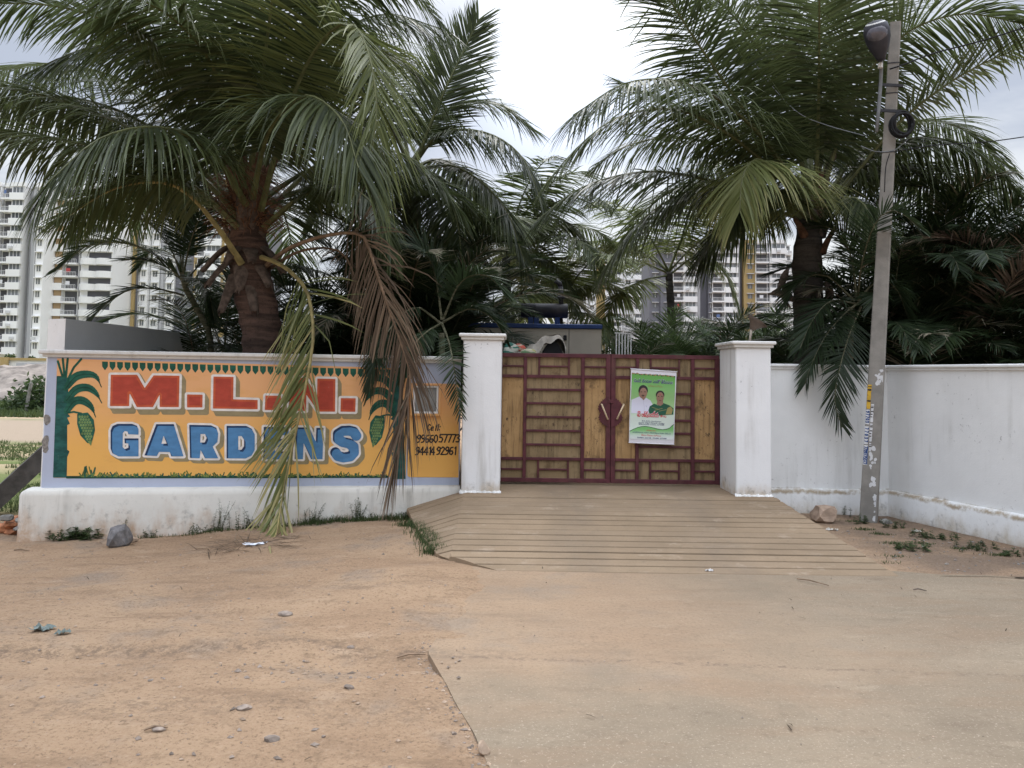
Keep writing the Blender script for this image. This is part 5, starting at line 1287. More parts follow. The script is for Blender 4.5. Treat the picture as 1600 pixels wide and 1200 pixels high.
# ---- coconut palm left of the gate
YA = 12.45
ab = at(405, 560, YA); ab.z = -.1
A = thing('coconut_palm', ab, 'big coconut palm with orange fibre crown rising behind the painted sign wall', 'palm tree')
trunk(A, [ab, at(408, 540, YA), at(402, 480, YA), at(392, 420, YA), at(386, 360, YA), at(388, 310, YA)], [.36, .34, .33, .29, .31, .30, .20], M_bark)
cA = at(388, 330, YA)
for i, (pxx, py, dpx, h, wd, mt) in enumerate([(388, 412, -.33, -.0, .3, M_boot)]): pass
for i in range(13):
    az = -math.pi / 2 + (i - 6) * .52 + random.uniform(-.15, .15); lev = i % 3
    p = cA + Vector((math.cos(az) * .24, math.sin(az) * .24, -.55 + .22 * lev + random.uniform(-.1, .1)))
    leaf_base(A, p, az, random.uniform(.45, .75), random.uniform(.28, .40), random.uniform(.12, .3), (M_boot, M_boot, M_sheath)[lev], seed=i)
for i, (az, z, h, o_) in enumerate([(-1.9, -.62, .25, .26), (-1.1, -.66, .3, .3), (-2.6, -.8, .1, .34), (-.6, -.8, .1, .34), (-1.5, -.85, .05, .2), (-2.9, -.55, .1, .4), (-.2, -.55, .1, .4), (-2.2, -1.0, -.1, .2), (-.9, -1.0, -.1, .2)]):
    leaf_base(A, cA + Vector((math.cos(az) * .27, math.sin(az) * .27, z)), az, h, .42, o_, M_boot, droop=.5, seed=60 + i)
for i in range(9):     # woven fibre sheaths standing among the young stalks
    az = -math.pi / 2 + (i - 4) * .45; leaf_base(A, cA + Vector((math.cos(az) * .20, math.sin(az) * .20, -.25 + .05 * (i % 3))), az, random.uniform(.7, 1.1), random.uniform(.30, .42), random.uniform(.05, .35), M_sheath, name='fibre_sheath', seed=90 + i)
mb = MB(); rn = random.Random(8)
for i in range(230):
    az = rn.uniform(-math.pi, 0.2); p = cA + Vector((math.cos(az) * .27, math.sin(az) * .27, rn.uniform(-.35, .45)))
    d = Vector((math.cos(az) * .9, math.sin(az) * .9, rn.uniform(-.3, .9))).normalized(); q = [p]
    for k in range(4): q.append(q[-1] + d * rn.uniform(.07, .14)); d = (d + ZD * rn.uniform(.2, .6) + Vector((rn.gauss(0, .2), rn.gauss(0, .2), 0))).normalized()
    mb.tube(q, [.007, .006, .005, .004, .003], 3, cap=False)
stuff(mb.build('loose_fibre', M_fibre, A))
co = dict(L=1.5, pairs=205, w=.032, a=(4, 54), rr=(.06, .008), t0=.22)
frond(A, px([(376, 345, -.2), (318, 280, -.4), (215, 207, -.6), (105, 160, -.8), (0, 134, -.9), (-100, 122, -.9)], YA), **{**co, 'g': .62, 'L': 1.55})
frond(A, px([(372, 355, -.25), (300, 290, -.6), (195, 243, -.9), (85, 216, -1.2), (-50, 198, -1.4)], YA), **{**co, 'g': .75})
frond(A, px([(378, 412, -.3), (345, 362, -.6), (297, 305, -.9), (248, 284, -1.1), (175, 296, -1.3), (95, 345, -1.5)], YA), **{**co, 'g': .7, 't0': .33, 'tint': (.35, .6), 'L': 1.3, 'pairs': 165}, rach=M_rachisgold)
frond(A, px([(382, 310, 0), (345, 195, -.2), (292, 112, -.4), (200, 48, -.8), (90, 10, -1.2), (-40, 5, -1.4)], YA), **{**co, 'g': .5, 'tint': (.0, .25)})
frond(A, px([(384, 300, .15), (352, 130, .4), (290, 20, .6), (200, -50, .7), (90, -70, .7)], YA), **{**co, 'g': .55, 'tint': (.0, .25)})
frond(A, px([(392, 300, -.1), (345, 90, -.8), (262, -40, -1.2), (195, -60, -1.5), (178, 0, -1.7), (240, 62, -1.8)], YA), **{**co, 'g': .55, 't0': .3, 'tint': (.25, .5)})
frond(A, px([(408, 330, -.25), (432, 235, -.6), (466, 130, -1.0), (506, 60, -1.4), (548, 36, -1.7), (576, 85, -1.9), (588, 170, -2.0), (580, 240, -2.05)], YA), M_cocogold, **{**co, 'lenp': (.55, .8), 'g': .36, 'L': 1.55, 't0': .20, 'a': (0, 58), 'tint': (.12, .45), 'rr': (.055, .008), 'pairs': 190})
frond(A, px([(404, 300, .1), (455, 110, .2), (525, -20, .3), (610, -45, .4), (700, 50, .5)], YA), **{**co, 'g': .42, 'L': 1.35, 'tint': (.0, .22)})
frond(A, px([(404, 310, .2), (470, 170, .5), (540, 90, .7), (620, 90, .9), (690, 160, 1.0)], YA), **{**co, 'g': .62, 'tint': (.0, .22)})
frond(A, px([(410, 340, .1), (500, 255, .4), (590, 232, .5), (665, 262, .6), (720, 330, .6)], YA), **{**co, 'g': .7, 'tint': (.05, .3)})
frond(A, px([(412, 355, -.1), (480, 300, -.4), (540, 290, -.7), (590, 330, -.9), (610, 400, -1.0)], YA), **{**co, 'g': .7, 'tint': (.05, .3), 'L': 1.0})
frond(A, px([(372, 330, .2), (300, 210, .6), (200, 130, .9), (90, 100, 1.2), (-30, 110, 1.4)], YA), **{**co, 'g': .7, 'tint': (.0, .2)})
frond(A, px([(374, 350, .3), (300, 290, .8), (230, 275, 1.2), (160, 310, 1.5), (110, 370, 1.6)], YA), **{**co, 'g': .7, 'tint': (.0, .2), 'L': 1.0})
frond(A, px([(390, 290, -.2), (410, 120, -1.0), (430, -40, -1.9), (440, -150, -2.9)], YA), **{**co, 'g': .42, 'tint': (.0, .3)})
frond(A, px([(380, 295, -.15), (372, 120, -.6), (420, 0, -1.0), (500, -60, -1.2)], YA), **{**co, 'g': .62, 'tint': (.0, .3)})
for p_, g_ in [([(385, 320, -.3), (330, 235, -1.1), (255, 200, -1.9), (160, 215, -2.5), (75, 285, -2.8)], .9), ([(395, 310, -.3), (420, 205, -1.2), (474, 150, -2.0), (532, 185, -2.5), (560, 262, -2.7)], 1.0), ([(380, 310, 0), (320, 150, 0), (240, 82, -.2), (150, 72, -.5), (45, 112, -.8)], .8),
               ([(386, 300, -.2), (340, 120, -1.1), (262, 22, -2.0), (150, -20, -2.7)], .8), ([(400, 300, .3), (450, 160, .6), (520, 62, .9), (600, 22, 1.1), (690, 45, 1.2)], .8), ([(398, 300, 0), (440, 80, -.4), (520, -40, -.8), (620, -60, -1.0)], .9), ([(378, 330, .1), (290, 240, .2), (190, 175, .2), (80, 150, .1), (-40, 170, 0)], .9)]:
    frond(A, px(p_, YA), **{**co, 'g': g_, 'L': 1.65, 'tint': (.0, .35), 'lenp': (.6, .6)})
for az, el in ((80, 62), (115, 48), (55, 40), (140, 30), (25, 28), (95, 22)):
    frond(A, arch(cA, R(az), el, 4.4, 95), **{**co, 'g': .62, 'tint': (.0, .25), 'pairs': 130})
# snapped leaf hanging over the sign, and the dead brown one beside it
frond(A, px([(408, 402, -.35), (436, 412, -.6), (462, 432, -1.0), (482, 462, -1.40), (489, 530, -1.72), (474, 620, -1.80), (452, 720, -1.84), (438, 795, -2.05), (430, 838, -2.6), (408, 862, -3.2)], YA), M_cocogold, M_rachisgold, label='snapped yellow-green frond hanging in front of the sign', L=1.2, pairs=160, w=.030, g=.35, t0=.20, a=(36, 84), miss2=.78, lift=.1, tint=(.15, .75), tip=.45, dry=.9, ref=Vector((0, -1, .25)), clump=.11, rr=(.04, .008), lenp=(.9, .8), miss=.05)
frond(A, px([(412, 418, -.1), (455, 386, -.5), (520, 366, -.9), (566, 368, -1.25), (582, 405, -1.42), (600, 460, -1.52), (628, 540, -1.58), (642, 590, -1.60), (634, 640, -1.62), (618, 720, -1.66)], YA), M_dead, M_rachisdry, label='dead brown frond hanging in front of the sign', L=1.35, pairs=150, w=.026, g=.8, t0=.34, a=(26, 70), lift=.1, tint=(.2, .85), tip=.15, ref=Vector((-.2, -1, .2)), clump=.12, rr=(.045, .008), lenp=(.6, .7), miss=.08)
frond(A, px([(420, 420, .1), (470, 392, -.3), (530, 392, -.6), (556, 440, -.8), (560, 500, -.9)], YA), M_dead, M_rachisdry, L=.6, pairs=40, w=.024, g=.6, t0=.4, tint=(.1, .6), clump=.15, miss=.2)

# ---- second coconut palm behind the clump left of the gate
YB = 15.2; bb = at(648, 560, YB); bb.z = -.1
Bp = thing('coconut_palm', bb, 'coconut palm with one upright frond against the bright sky, left of the gate', 'palm tree')
cB = at(642, 262, YB)
trunk(Bp, [bb, at(646, 480, YB), at(644, 360, YB), cB], [.24, .2, .19, .16], M_barkdark)
for p_, kw in [([(648, 262, 0), (668, 205, -.1), (700, 130, -.2), (724, 80, -.2), (748, 30, -.25)], dict(g=.08, L=1.15, t0=.12, a=(28, 60), lift=.02, tint=(.15, .35), ref=Vector((0, -1, .1)))),
               ([(645, 258, 0), (690, 208, -.3), (760, 208, -.6), (815, 245, -.9), (848, 320, -1.0)], dict(g=.75, L=1.25)), ([(645, 265, 0), (715, 262, -.4), (785, 320, -.7), (820, 410, -.8)], dict(g=.75)),
               ([(640, 258, 0), (600, 180, -.3), (545, 130, -.5), (480, 140, -.7)], dict(g=.65)), ([(640, 258, 0), (618, 150, .3), (580, 70, .5), (530, 40, .6)], dict(g=.35)),
               ([(642, 265, 0), (690, 250, .6), (750, 290, 1.0), (790, 370, 1.2)], dict(g=.75)), ([(640, 265, 0), (580, 240, .4), (520, 280, .7), (490, 350, .8)], dict(g=.75)), ([(650, 268, 0), (690, 280, -.6), (715, 350, -1.0), (722, 430, -1.1)], dict(g=.75)),
               ([(646, 250, 0), (700, 170, .4), (770, 160, .6), (830, 200, .8)], dict(g=.4)), ([(640, 270, 0), (610, 280, -.6), (585, 340, -1.0), (570, 430, -1.1)], dict(g=.75))]:
    k_ = {**dict(pairs=170, w=.032, L=1.4, a=(4, 54), tint=(.0, .3), rr=(.05, .007)), **kw}; frond(Bp, px(p_, YB), **k_)

# ---- coconut palm right of the gate
YD = 13.7; db = at(1268, 580, YD); db.z = -.1
D = thing('coconut_palm', db, 'tall coconut palm with a dark trunk behind the wall right of the gate', 'palm tree')
cD = at(1272, 315, YD)
trunk(D, [db, at(1266, 560, YD), at(1262, 470, YD), at(1262, 400, YD), cD], [.31, .27, .25, .25, .24, .18], M_barkdark)
for i in range(12):
    az = -math.pi / 2 + (i - 6) * .55; leaf_base(D, cD + Vector((math.cos(az) * .19, math.sin(az) * .19, -.9 + .28 * (i % 4))), az, random.uniform(.4, .8), random.uniform(.24, .34), random.uniform(.1, .3), M_boot if i % 2 else M_sheath, seed=300 + i)
for i, p_ in enumerate([[(1232, 420, -.3), (1222, 440, -.4), (1216, 452, -.42), (1206, 456, -.4)], [(1242, 470, -.3), (1230, 462, -.4), (1214, 458, -.45), (1200, 460, -.45)], [(1240, 440, -.3), (1228, 452, -.38), (1226, 468, -.4), (1236, 482, -.38)], [(1288, 440, -.3), (1296, 455, -.38), (1292, 475, -.4), (1284, 488, -.4)]]):
    P = spline(px(p_, YD), 10)[0]; mb = MB(); mb.tube(P, [.02, .05, .07, .08, .085, .08, .07, .055, .04, .025, .01], 7, flat=.25); mb.build('dry_spathe', M_boot, D, smooth=True)
for p_, kw, mt in [
    ([(1262, 330, -.1), (1205, 235, -.4), (1140, 140, -.8), (1085, 60, -1.1), (1030, -20, -1.4), (960, -70, -1.5)], dict(g=.36, L=1.7, pairs=215), None),
    ([(1268, 330, -.1), (1195, 255, -.5), (1118, 196, -.9), (1045, 170, -1.2), (965, 184, -1.4), (905, 228, -1.5), (850, 290, -1.6)], dict(g=.62, L=1.2, tint=(.3, .62), pairs=200), None),
    ([(1262, 345, 0), (1190, 305, -.1), (1110, 282, -.3), (1030, 268, -.4), (960, 276, -.5), (900, 298, -.6), (838, 345, -.7)], dict(g=.62, L=1.5, tint=(.0, .2), pairs=200), None),
    ([(1278, 345, -.3), (1240, 290, -.8), (1205, 258, -1.3), (1178, 250, -1.7), (1160, 278, -1.9), (1156, 330, -2.0)], dict(g=.9, L=1.6, tint=(.3, .62), pairs=190, t0=.12, a=(10, 50)), M_cocogold),
    ([(1274, 310, -.2), (1278, 200, -.8), (1280, 90, -1.4), (1280, -20, -2.1), (1278, -120, -2.9)], dict(g=.34, L=1.5, tint=(.0, .2), t0=.2, pairs=180), None),
    ([(1284, 340, -.1), (1335, 275, -.4), (1398, 198, -.8), (1465, 142, -1.1), (1540, 97, -1.3), (1640, 58, -1.5)], dict(g=.24, L=1.25, tint=(.2, .4), t0=.3, pairs=160), None),
    ([(1276, 320, 0), (1310, 180, .1), (1345, 80, .2), (1400, 0, .3), (1480, -40, .3)], dict(g=.58, tint=(.0, .25)), None),
    ([(1270, 315, .1), (1240, 180, .3), (1190, 70, .4), (1120, 0, .5), (1030, -30, .5)], dict(g=.58, tint=(.0, .2)), None),
    ([(1268, 320, .2), (1190, 240, .6), (1110, 190, .9), (1040, 160, 1.1), (970, 130, 1.2)], dict(g=.3, tint=(.1, .3)), None),
    ([(1278, 330, .1), (1330, 270, .4), (1390, 255, .7), (1450, 285, .9), (1500, 350, 1.0)], dict(g=.75, tint=(.0, .2)), None),
    ([(1284, 345, -.3), (1320, 310, -.7), (1350, 320, -1.0), (1372, 370, -1.2)], dict(g=.75, tint=(.0, .25), L=1.0), None),
    ([(1262, 345, .1), (1200, 330, .5), (1140, 350, .9), (1090, 410, 1.1)], dict(g=.75, tint=(.0, .2)), None),
    ([(1274, 312, 0), (1300, 140, -.5), (1330, 0, -1.0), (1350, -80, -1.5)], dict(g=.62, tint=(.0, .25)), None),
    ([(1280, 330, 0), (1345, 230, .2), (1420, 190, .4), (1500, 200, .5), (1570, 260, .5)], dict(g=.65, tint=(.05, .3)), None),
    ([(1272, 312, .2), (1260, 160, .6), (1250, 40, .8), (1220, -60, .9)], dict(g=.58, tint=(.0, .2)), None),
    ([(1265, 320, -.2), (1182, 205, -.9), (1085, 135, -1.6), (985, 128, -2.2), (895, 180, -2.6)], dict(g=.9, L=1.65, tint=(.05, .35)), None),
    ([(1268, 320, 0), (1222, 150, -.4), (1152, 32, -.8), (1060, -50, -1.0)], dict(g=.8, L=1.65), None),
    ([(1280, 315, -.2), (1332, 160, -.8), (1402, 62, -1.3), (1500, 22, -1.7), (1610, 40, -2.0)], dict(g=.6, L=1.5, tint=(.1, .35)), None),
    ([(1262, 335, .2), (1172, 290, .3), (1082, 296, .4), (1002, 345, .5), (940, 425, .6)], dict(g=.9, L=1.6), None),
    ([(1284, 330, 0), (1360, 245, -.2), (1440, 215, -.4), (1520, 235, -.5), (1590, 300, -.5)], dict(g=.9, L=1.5), None),
    ([(1262, 340, -.2), (1215, 300, -.6), (1170, 310, -.9), (1130, 370, -1.1)], dict(g=.75, tint=(.1, .3), L=1.0), None)]:
    k_ = {**dict(rr=(.055, .007), pairs=185, w=.032, L=1.5, a=(4, 54), tint=(.0, .25)), **kw}; frond(D, px(p_, YD), mt, **k_)
for az, el in ((80, 60), (110, 40), (50, 45), (135, 25), (20, 30), (160, 40)):
    frond(D, arch(cD, R(az), el, 4.3, 95), **{**co, 'g': .65, 'tint': (.0, .25), 'pairs': 130})

# ---- paler coconut palms farther back in the garden
def far_palm(cx, cy, Y, label, traced, n_rand, leafm, ln=3.6, sd=1):
    rn = random.Random(sd); c = at(cx, cy, Y); b = Vector((c.x + .2, c.y, 0)); t = thing('coconut_palm', b, label, 'palm tree')
    trunk(t, [b, b.lerp(c, .5) + Vector((.05, 0, 0)), c], [.15, .12, .09], M_barkdark)
    for p_ in traced: frond(t, px(p_, Y), leafm, L=1.25, pairs=125, w=.038, g=.65, a=(6, 54), tint=(.2, .5), seg=3)
    for i in range(n_rand):
        frond(t, arch(c, rn.uniform(0, 6.28), rn.uniform(15, 75), ln * rn.uniform(.85, 1.1), rn.uniform(80, 120)), leafm, L=1.25, pairs=110, w=.040, g=.65, a=(6, 54), tint=(.1, .45), seg=3)
far_palm(1045, 425, 21, 'pale green coconut palm farther back, behind the middle of the gate', [[(1040, 425, 0), (985, 405, -.5), (935, 425, -.8), (895, 475, -1)], [(1045, 430, 0), (1000, 440, -.6), (960, 470, -1), (935, 530, -1.2)], [(1040, 420, 0), (1000, 385, .3), (940, 385, .5), (880, 420, .6)], [(1048, 428, 0), (1090, 400, -.4), (1130, 420, -.6), (1150, 470, -.7)]], 5, M_cocogold, 3.4, 2)
far_palm(872, 480, 20.0, 'short coconut palm arching out behind the generator', [[(870, 492, 0), (905, 488, -.3), (938, 500, -.6), (958, 530, -.8), (965, 570, -.9)], [(868, 490, 0), (900, 450, 0), (945, 440, .1), (985, 470, .2)], [(866, 490, 0), (835, 440, -.2), (790, 420, -.3), (755, 440, -.4)]], 7, M_cocogold, 2.9, 3)
far_palm(790, 400, 19.8, 'leaning coconut palm in the dark mass left of the generator', [[(790, 400, 0), (830, 350, -.3), (880, 345, -.5), (925, 385, -.6)], [(795, 405, 0), (840, 400, -.4), (880, 430, -.7), (900, 490, -.8)], [(785, 400, 0), (760, 340, 0), (720, 320, 0), (680, 345, 0)]], 10, M_coco, 3.2, 4)

# ---- areca palms: leaf meshes shared between copies, turned about the vertical
def areca_set(leafm, tag_, n=8, sd=0, dry=0.0, tint=(.0, .4)):
    out = []; rn = random.Random(sd)
    for i in range(n):
        el = 84 - 58 * i / (n - 1); pts = arch((0, 0, 0), 0, el, 2.45, 70 + 22 * rn.random() + 14 * (i / n))
        m_ = frond_mesh(pts, L=.72, pairs=92, w=.026, g=.5, t0=.24, a=(28, 66), lift=.28, tint=tint, tip=.12, dry=dry, rr=(.018, .004), seg=3, seed=sd * 50 + i, lenp=(.7, .5), clump=.03, curl=.10 if dry > .3 else 0)
        out.append((el, m_.mesh('areca_frond', [leafm, M_cane if dry < .5 else M_rachisdry], tint=True)))
    return out
AR_dark = areca_set(M_areca, 'a', 8, 1, .05); AR_dry = areca_set(M_areca, 'b', 6, 2, .85, (.1, .5)); AR_lit = areca_set(M_arecalit, 'c', 8, 3, .1); AR_brown = areca_set(M_dead, 'd', 6, 4, .6, (.0, .45))
def areca(base, stems, label, sets, nf=(8, 11), scale=1.0, sd=0, az_bias=None, group='areca palms'):
    rn = random.Random(sd); t = thing('areca_palm', base, label, 'palm tree', group)
    for dx, dy, h in stems:
        a0 = Vector((base.x + dx * .4, base.y + dy * .4, base.z)); a1 = Vector((base.x + dx, base.y + dy, base.z + h))
        mb = MB(); P = spline([a0, a0.lerp(a1, .55) + Vector((-dx * .12, -dy * .12, 0)), a1], 9)[0]; mb.tube(P, [.05 * scale * (1.0 if i % 2 else .92) for i in range(10)], 7); mb.build('cane', M_cane, t, smooth=True)
        n_ = rn.randint(*nf); ph = rn.uniform(0, 6.28)
        for i in range(n_):
            st = rn.choices(sets[0], k=1)[0] if len(sets) == 1 or rn.random() > sets[2] else None
            pool = sets[0] if st is not None else sets[1]
            el, me_ = pool[min(len(pool) - 1, int((i + rn.random()) / n_ * len(pool)))]
            o = bpy.data.objects.new('frond', me_); C.objects.link(o); o.parent = t
            o.location = a1 - base + Vector((0, 0, -.22 * (i / n_))); o.rotation_euler = (0, 0, ph + i * 2.4 + rn.uniform(-.3, .3)); k_ = scale * rn.uniform(.8, 1.15); o.scale = (k_, k_, k_)
    return t
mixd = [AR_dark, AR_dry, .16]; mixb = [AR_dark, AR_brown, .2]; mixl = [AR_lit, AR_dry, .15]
def base_at(pxx, Y): p = at(pxx, 585, Y); return Vector((p.x, Y, -.05))
for i, (pxx, Y, st, lb, ms) in enumerate([
    (505, 14.2, [(0, 0, 1.3), (.3, .2, 1.9), (-.3, .1, .9)], 'thin dark areca palm just right of the big coconut trunk', mixd),
    (565, 14.5, [(0, 0, 2.4), (.25, .2, 1.6), (-.25, .1, 1.0), (.1, -.3, .7)], 'areca palm behind the snapped and dead fronds', mixd),
    (630, 14.4, [(0, 0, 2.7), (.3, .1, 2.1), (-.3, 0, 1.5), (0, -.2, .8)], 'tall dark areca palm behind the right end of the sign', mixd),
    (690, 14.4, [(0, 0, 2.2), (.3, .2, 2.9), (-.25, .1, 1.5), (.1, -.2, .9)], 'dense areca palm with dry curled tips behind the left gate pillar', [AR_dark, AR_dry, .3]),
    (702, 17.2, [(0, 0, 1.7), (-.2, .1, 2.3)], 'areca palm with drooping dry fronds beside the generator', [AR_dark, AR_dry, .35]),
    (590, 15.6, [(0, 0, 3.2), (.5, .1, 2.5), (-.5, 0, 2.0)], 'tall areca palm at the back of the dark clump left of the gate', mixd),
    (690, 16.4, [(0, 0, 3.0), (.3, .1, 2.2), (-.4, 0, 1.6)], 'areca palm farther back between the clump and the generator', mixd)]):
    areca(base_at(pxx, Y), st, lb, ms, sd=20 + i)
for i, (pxx, Y, st, lb, ms) in enumerate([
    (1330, 14.3, [(0, 0, 1.4), (.3, .1, 2.4), (-.2, 0, .8)], 'areca palm arching left beside the utility pole', mixd),
    (1395, 14.0, [(0, 0, 3.0), (.3, .2, 2.3), (-.3, .1, 1.7), (0, -.2, .9), (.4, .3, 1.2)], 'dark areca palm straight behind the utility pole', mixd),
    (1452, 14.3, [(0, 0, 3.5), (.3, 0, 2.8), (-.3, .1, 2.1), (.1, -.2, 1.4), (.3, -.2, .8)], 'tall dark areca palm right of the utility pole', mixd),
    (1510, 14.0, [(0, 0, 3.1), (.35, .1, 2.4), (-.3, .1, 1.7), (0, -.2, 1.0), (.3, .2, .6)], 'areca palm behind the middle of the right wall', mixd),
    (1560, 13.7, [(0, 0, 3.4), (.3, .1, 2.6), (-.3, .1, 1.9), (.1, -.2, 1.1), (-.2, .2, .6)], 'areca palm with many brown dry fronds near the right edge', mixb),
    (1625, 13.4, [(0, 0, 3.2), (.3, .2, 2.4), (-.25, .1, 1.6), (0, .1, .9)], 'brownish areca palm cut by the right edge of the photo', mixb),
    (1480, 15.6, [(0, 0, 3.3), (.6, .1, 2.6), (-.6, 0, 2.2), (1.2, 0, 3.0)], 'tall areca palm at the back of the right clump', mixd),
    (1590, 15.2, [(0, 0, 3.2), (.5, .1, 2.4), (-.5, 0, 1.9)], 'areca palm at the back near the right edge', mixd),
    (1400, 16.5, [(0, 0, 2.2), (.6, .1, 1.6), (-.6, 0, 1.2)], 'low areca palm behind the clump at the utility pole', mixd)]):
    areca(base_at(pxx, Y), st, lb, ms, sd=60 + i)
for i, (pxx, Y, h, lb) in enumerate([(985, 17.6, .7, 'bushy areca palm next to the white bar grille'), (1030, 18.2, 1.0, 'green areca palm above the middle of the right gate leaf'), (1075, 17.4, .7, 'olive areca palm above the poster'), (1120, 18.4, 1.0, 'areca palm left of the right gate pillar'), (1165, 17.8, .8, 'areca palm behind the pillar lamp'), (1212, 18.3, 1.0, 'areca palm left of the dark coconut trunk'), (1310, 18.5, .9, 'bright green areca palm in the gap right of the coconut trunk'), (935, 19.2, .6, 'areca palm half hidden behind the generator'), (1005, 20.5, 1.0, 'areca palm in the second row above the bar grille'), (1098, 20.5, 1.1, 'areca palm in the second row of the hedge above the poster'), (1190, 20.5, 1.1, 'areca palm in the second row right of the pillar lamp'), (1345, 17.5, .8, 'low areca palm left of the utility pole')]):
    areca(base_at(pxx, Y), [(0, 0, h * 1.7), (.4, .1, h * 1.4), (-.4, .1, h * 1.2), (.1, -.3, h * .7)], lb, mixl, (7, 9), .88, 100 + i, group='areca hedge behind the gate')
# slender areca left of the coconut trunk, traced
YG = 14.6; gb = at(335, 560, YG); gb.z = -.05
Gp = thing('areca_palm', gb, 'slender dark areca palm arching left against the white towers', 'palm tree')
mb = MB(); P = spline([gb, at(330, 545, YG), at(312, 490, YG), at(292, 455, YG), at(285, 430, YG)], 14)[0]; mb.tube(P, .055, 8); mb.build('cane', M_cane, Gp, smooth=True)
ga = dict(L=.64, pairs=92, w=.026, g=.40, t0=.2, a=(30, 68), lift=.25, tint=(.0, .25), tip=.05, rr=(.022, .005), seg=3)
for p_ in [[(286, 440, 0), (248, 402, -.1), (195, 380, -.2), (135, 385, -.3), (85, 425, -.4)], [(288, 462, 0), (250, 452, -.2), (205, 452, -.4), (165, 475, -.5), (135, 508, -.5)], [(284, 432, 0), (262, 380, 0), (225, 345, 0), (170, 335, .1)], [(285, 430, 0), (278, 370, .2), (262, 320, .3), (235, 290, .4)],
           [(286, 430, 0), (300, 370, -.2), (320, 330, -.3), (345, 320, -.4)], [(290, 440, 0), (318, 410, .1), (345, 420, .2), (362, 460, .3)], [(290, 445, 0), (305, 435, -.4), (325, 455, -.7), (335, 500, -.8)], [(284, 432, 0), (270, 400, .5), (240, 390, .9), (215, 420, 1.1)], [(285, 428, 0), (290, 360, .4), (310, 290, .6), (350, 260, .7)]]:
    frond(Gp, px(p_, YG), M_areca, M_cane, **ga)
areca(base_at(350, 15.4), [(0, 0, 2.3), (.4, .1, 1.5), (-.5, 0, 1.8)], 'dark areca palm hidden behind the big coconut trunk', mixd, sd=150)
# leaves hanging over the walls
OV = thing('areca_palm', base_at(700, 12.3), 'low areca palm spilling over the wall beside the left pillar', 'palm tree')
bs = OV.location.copy()
mb = MB(); mb.tube(spline([bs, at(690, 520, 12.1)], 5)[0], .045, 7); mb.build('cane', M_cane, OV, smooth=True)
for p_, kw in [([(690, 505, -.2), (700, 530, -.75), (708, 565, -1.36), (714, 610, -1.40), (720, 650, -1.42)], dict(ref=Vector((0, -1, .2)), L=.36, pairs=46, g=.14, a=(30, 60), t0=.25)), ([(688, 505, 0), (650, 480, -.3), (612, 510, -.7), (586, 560, -1.25), (578, 610, -1.3)], dict(g=.9)), ([(690, 505, 0), (735, 482, -.2), (772, 500, -.2), (792, 535, -.15)], dict(L=.4)), ([(690, 500, 0), (680, 430, 0), (660, 390, -.2), (620, 380, -.4)], {}), ([(692, 500, 0), (720, 440, -.2), (760, 430, -.4), (790, 460, -.5)], {}), ([(690, 505, -.1), (665, 520, -.6), (640, 548, -1.15), (628, 590, -1.25)], dict(L=.45, g=.9))]:
    frond(OV, px(p_, 12.3), M_areca, M_cane, **{**ga, **kw})
OW = thing('areca_palm', base_at(1320, 12.9), 'low areca palm drooping over the right wall beside the pole', 'palm tree')
bs = OW.location.copy(); mb = MB(); mb.tube(spline([bs, at(1330, 480, 12.9)], 5)[0], .05, 7); mb.build('cane', M_cane, OW, smooth=True)
for p_, kw in [([(1345, 470, -.1), (1320, 490, -.5), (1290, 525, -.85), (1268, 570, -1.05), (1258, 600, -1.08)], {}), ([(1345, 480, -.1), (1328, 520, -.7), (1312, 575, -1.12), (1304, 625, -1.16), (1316, 668, -1.18)], dict(ref=Vector((0, -1, .2)), g=.2)), ([(1340, 470, 0), (1370, 440, -.1), (1400, 450, -.2), (1420, 500, -.2)], {}), ([(1335, 470, 0), (1290, 430, -.1), (1250, 440, -.2), (1225, 480, -.3)], {}),
               ([(1338, 465, 0), (1330, 400, 0), (1305, 360, .1), (1270, 350, .1)], {}), ([(1340, 465, 0), (1348, 405, -.9), (1370, 345, -1.7), (1400, 328, -2.0), (1435, 355, -2.1)], {}), ([(1340, 475, 0), (1300, 470, -.5), (1270, 500, -.8), (1250, 545, -.95)], {})]:
    frond(OW, px(p_, 12.9), M_areca, M_cane, **{**ga, **kw})

# ------------------------------------------------------------------ bushes and weeds
def bush(name, c, r, n, label, cat, mat, sz=.12, sd=0, flat=.7, stems=5):
    rn = random.Random(sd); t = thing(name, c, label, cat); mb = MB()
    for i in range(n):
        d = Vector((rn.gauss(0, 1), rn.gauss(0, 1), abs(rn.gauss(0, 1)) * flat)); d = d.normalized() * r * (rn.random() ** .4) * (.8 + .35 * noise.noise(d * 1.7))
        p = c + Vector((d.x, d.y, d.z * flat * 1.25 + .05)); u = Vector((rn.gauss(0, 1), rn.gauss(0, 1), rn.gauss(0, .6))).normalized(); v = u.cross(Vector((rn.gauss(0, 1), rn.gauss(0, 1), rn.gauss(0, 1)))).normalized(); s_ = sz * rn.uniform(.6, 1.3)
        mb.add([p - u * s_, p + v * s_ * .42, p + u * s_, p - v * s_ * .42], [(0, 1, 2, 3)], 0, rn.uniform(.0, .6))
    mb.build('foliage', mat, t, tint=True); mb = MB()
    for i in range(stems):
        a_ = rn.uniform(0, 6.28); mb.tube([c, c + Vector((math.cos(a_) * r * .4, math.sin(a_) * r * .4, r * flat * .8))], [.02 * r, .008 * r], 5)
    mb.build('stems', M_cane, t); return t
g = at(56, 640, 41); bush('bush', Vector((g.x, 41, -.35)), 1.75, 1500, 'dark green bush in the field left of the sign wall', 'bush', M_weed, .16, 3, 1.0)
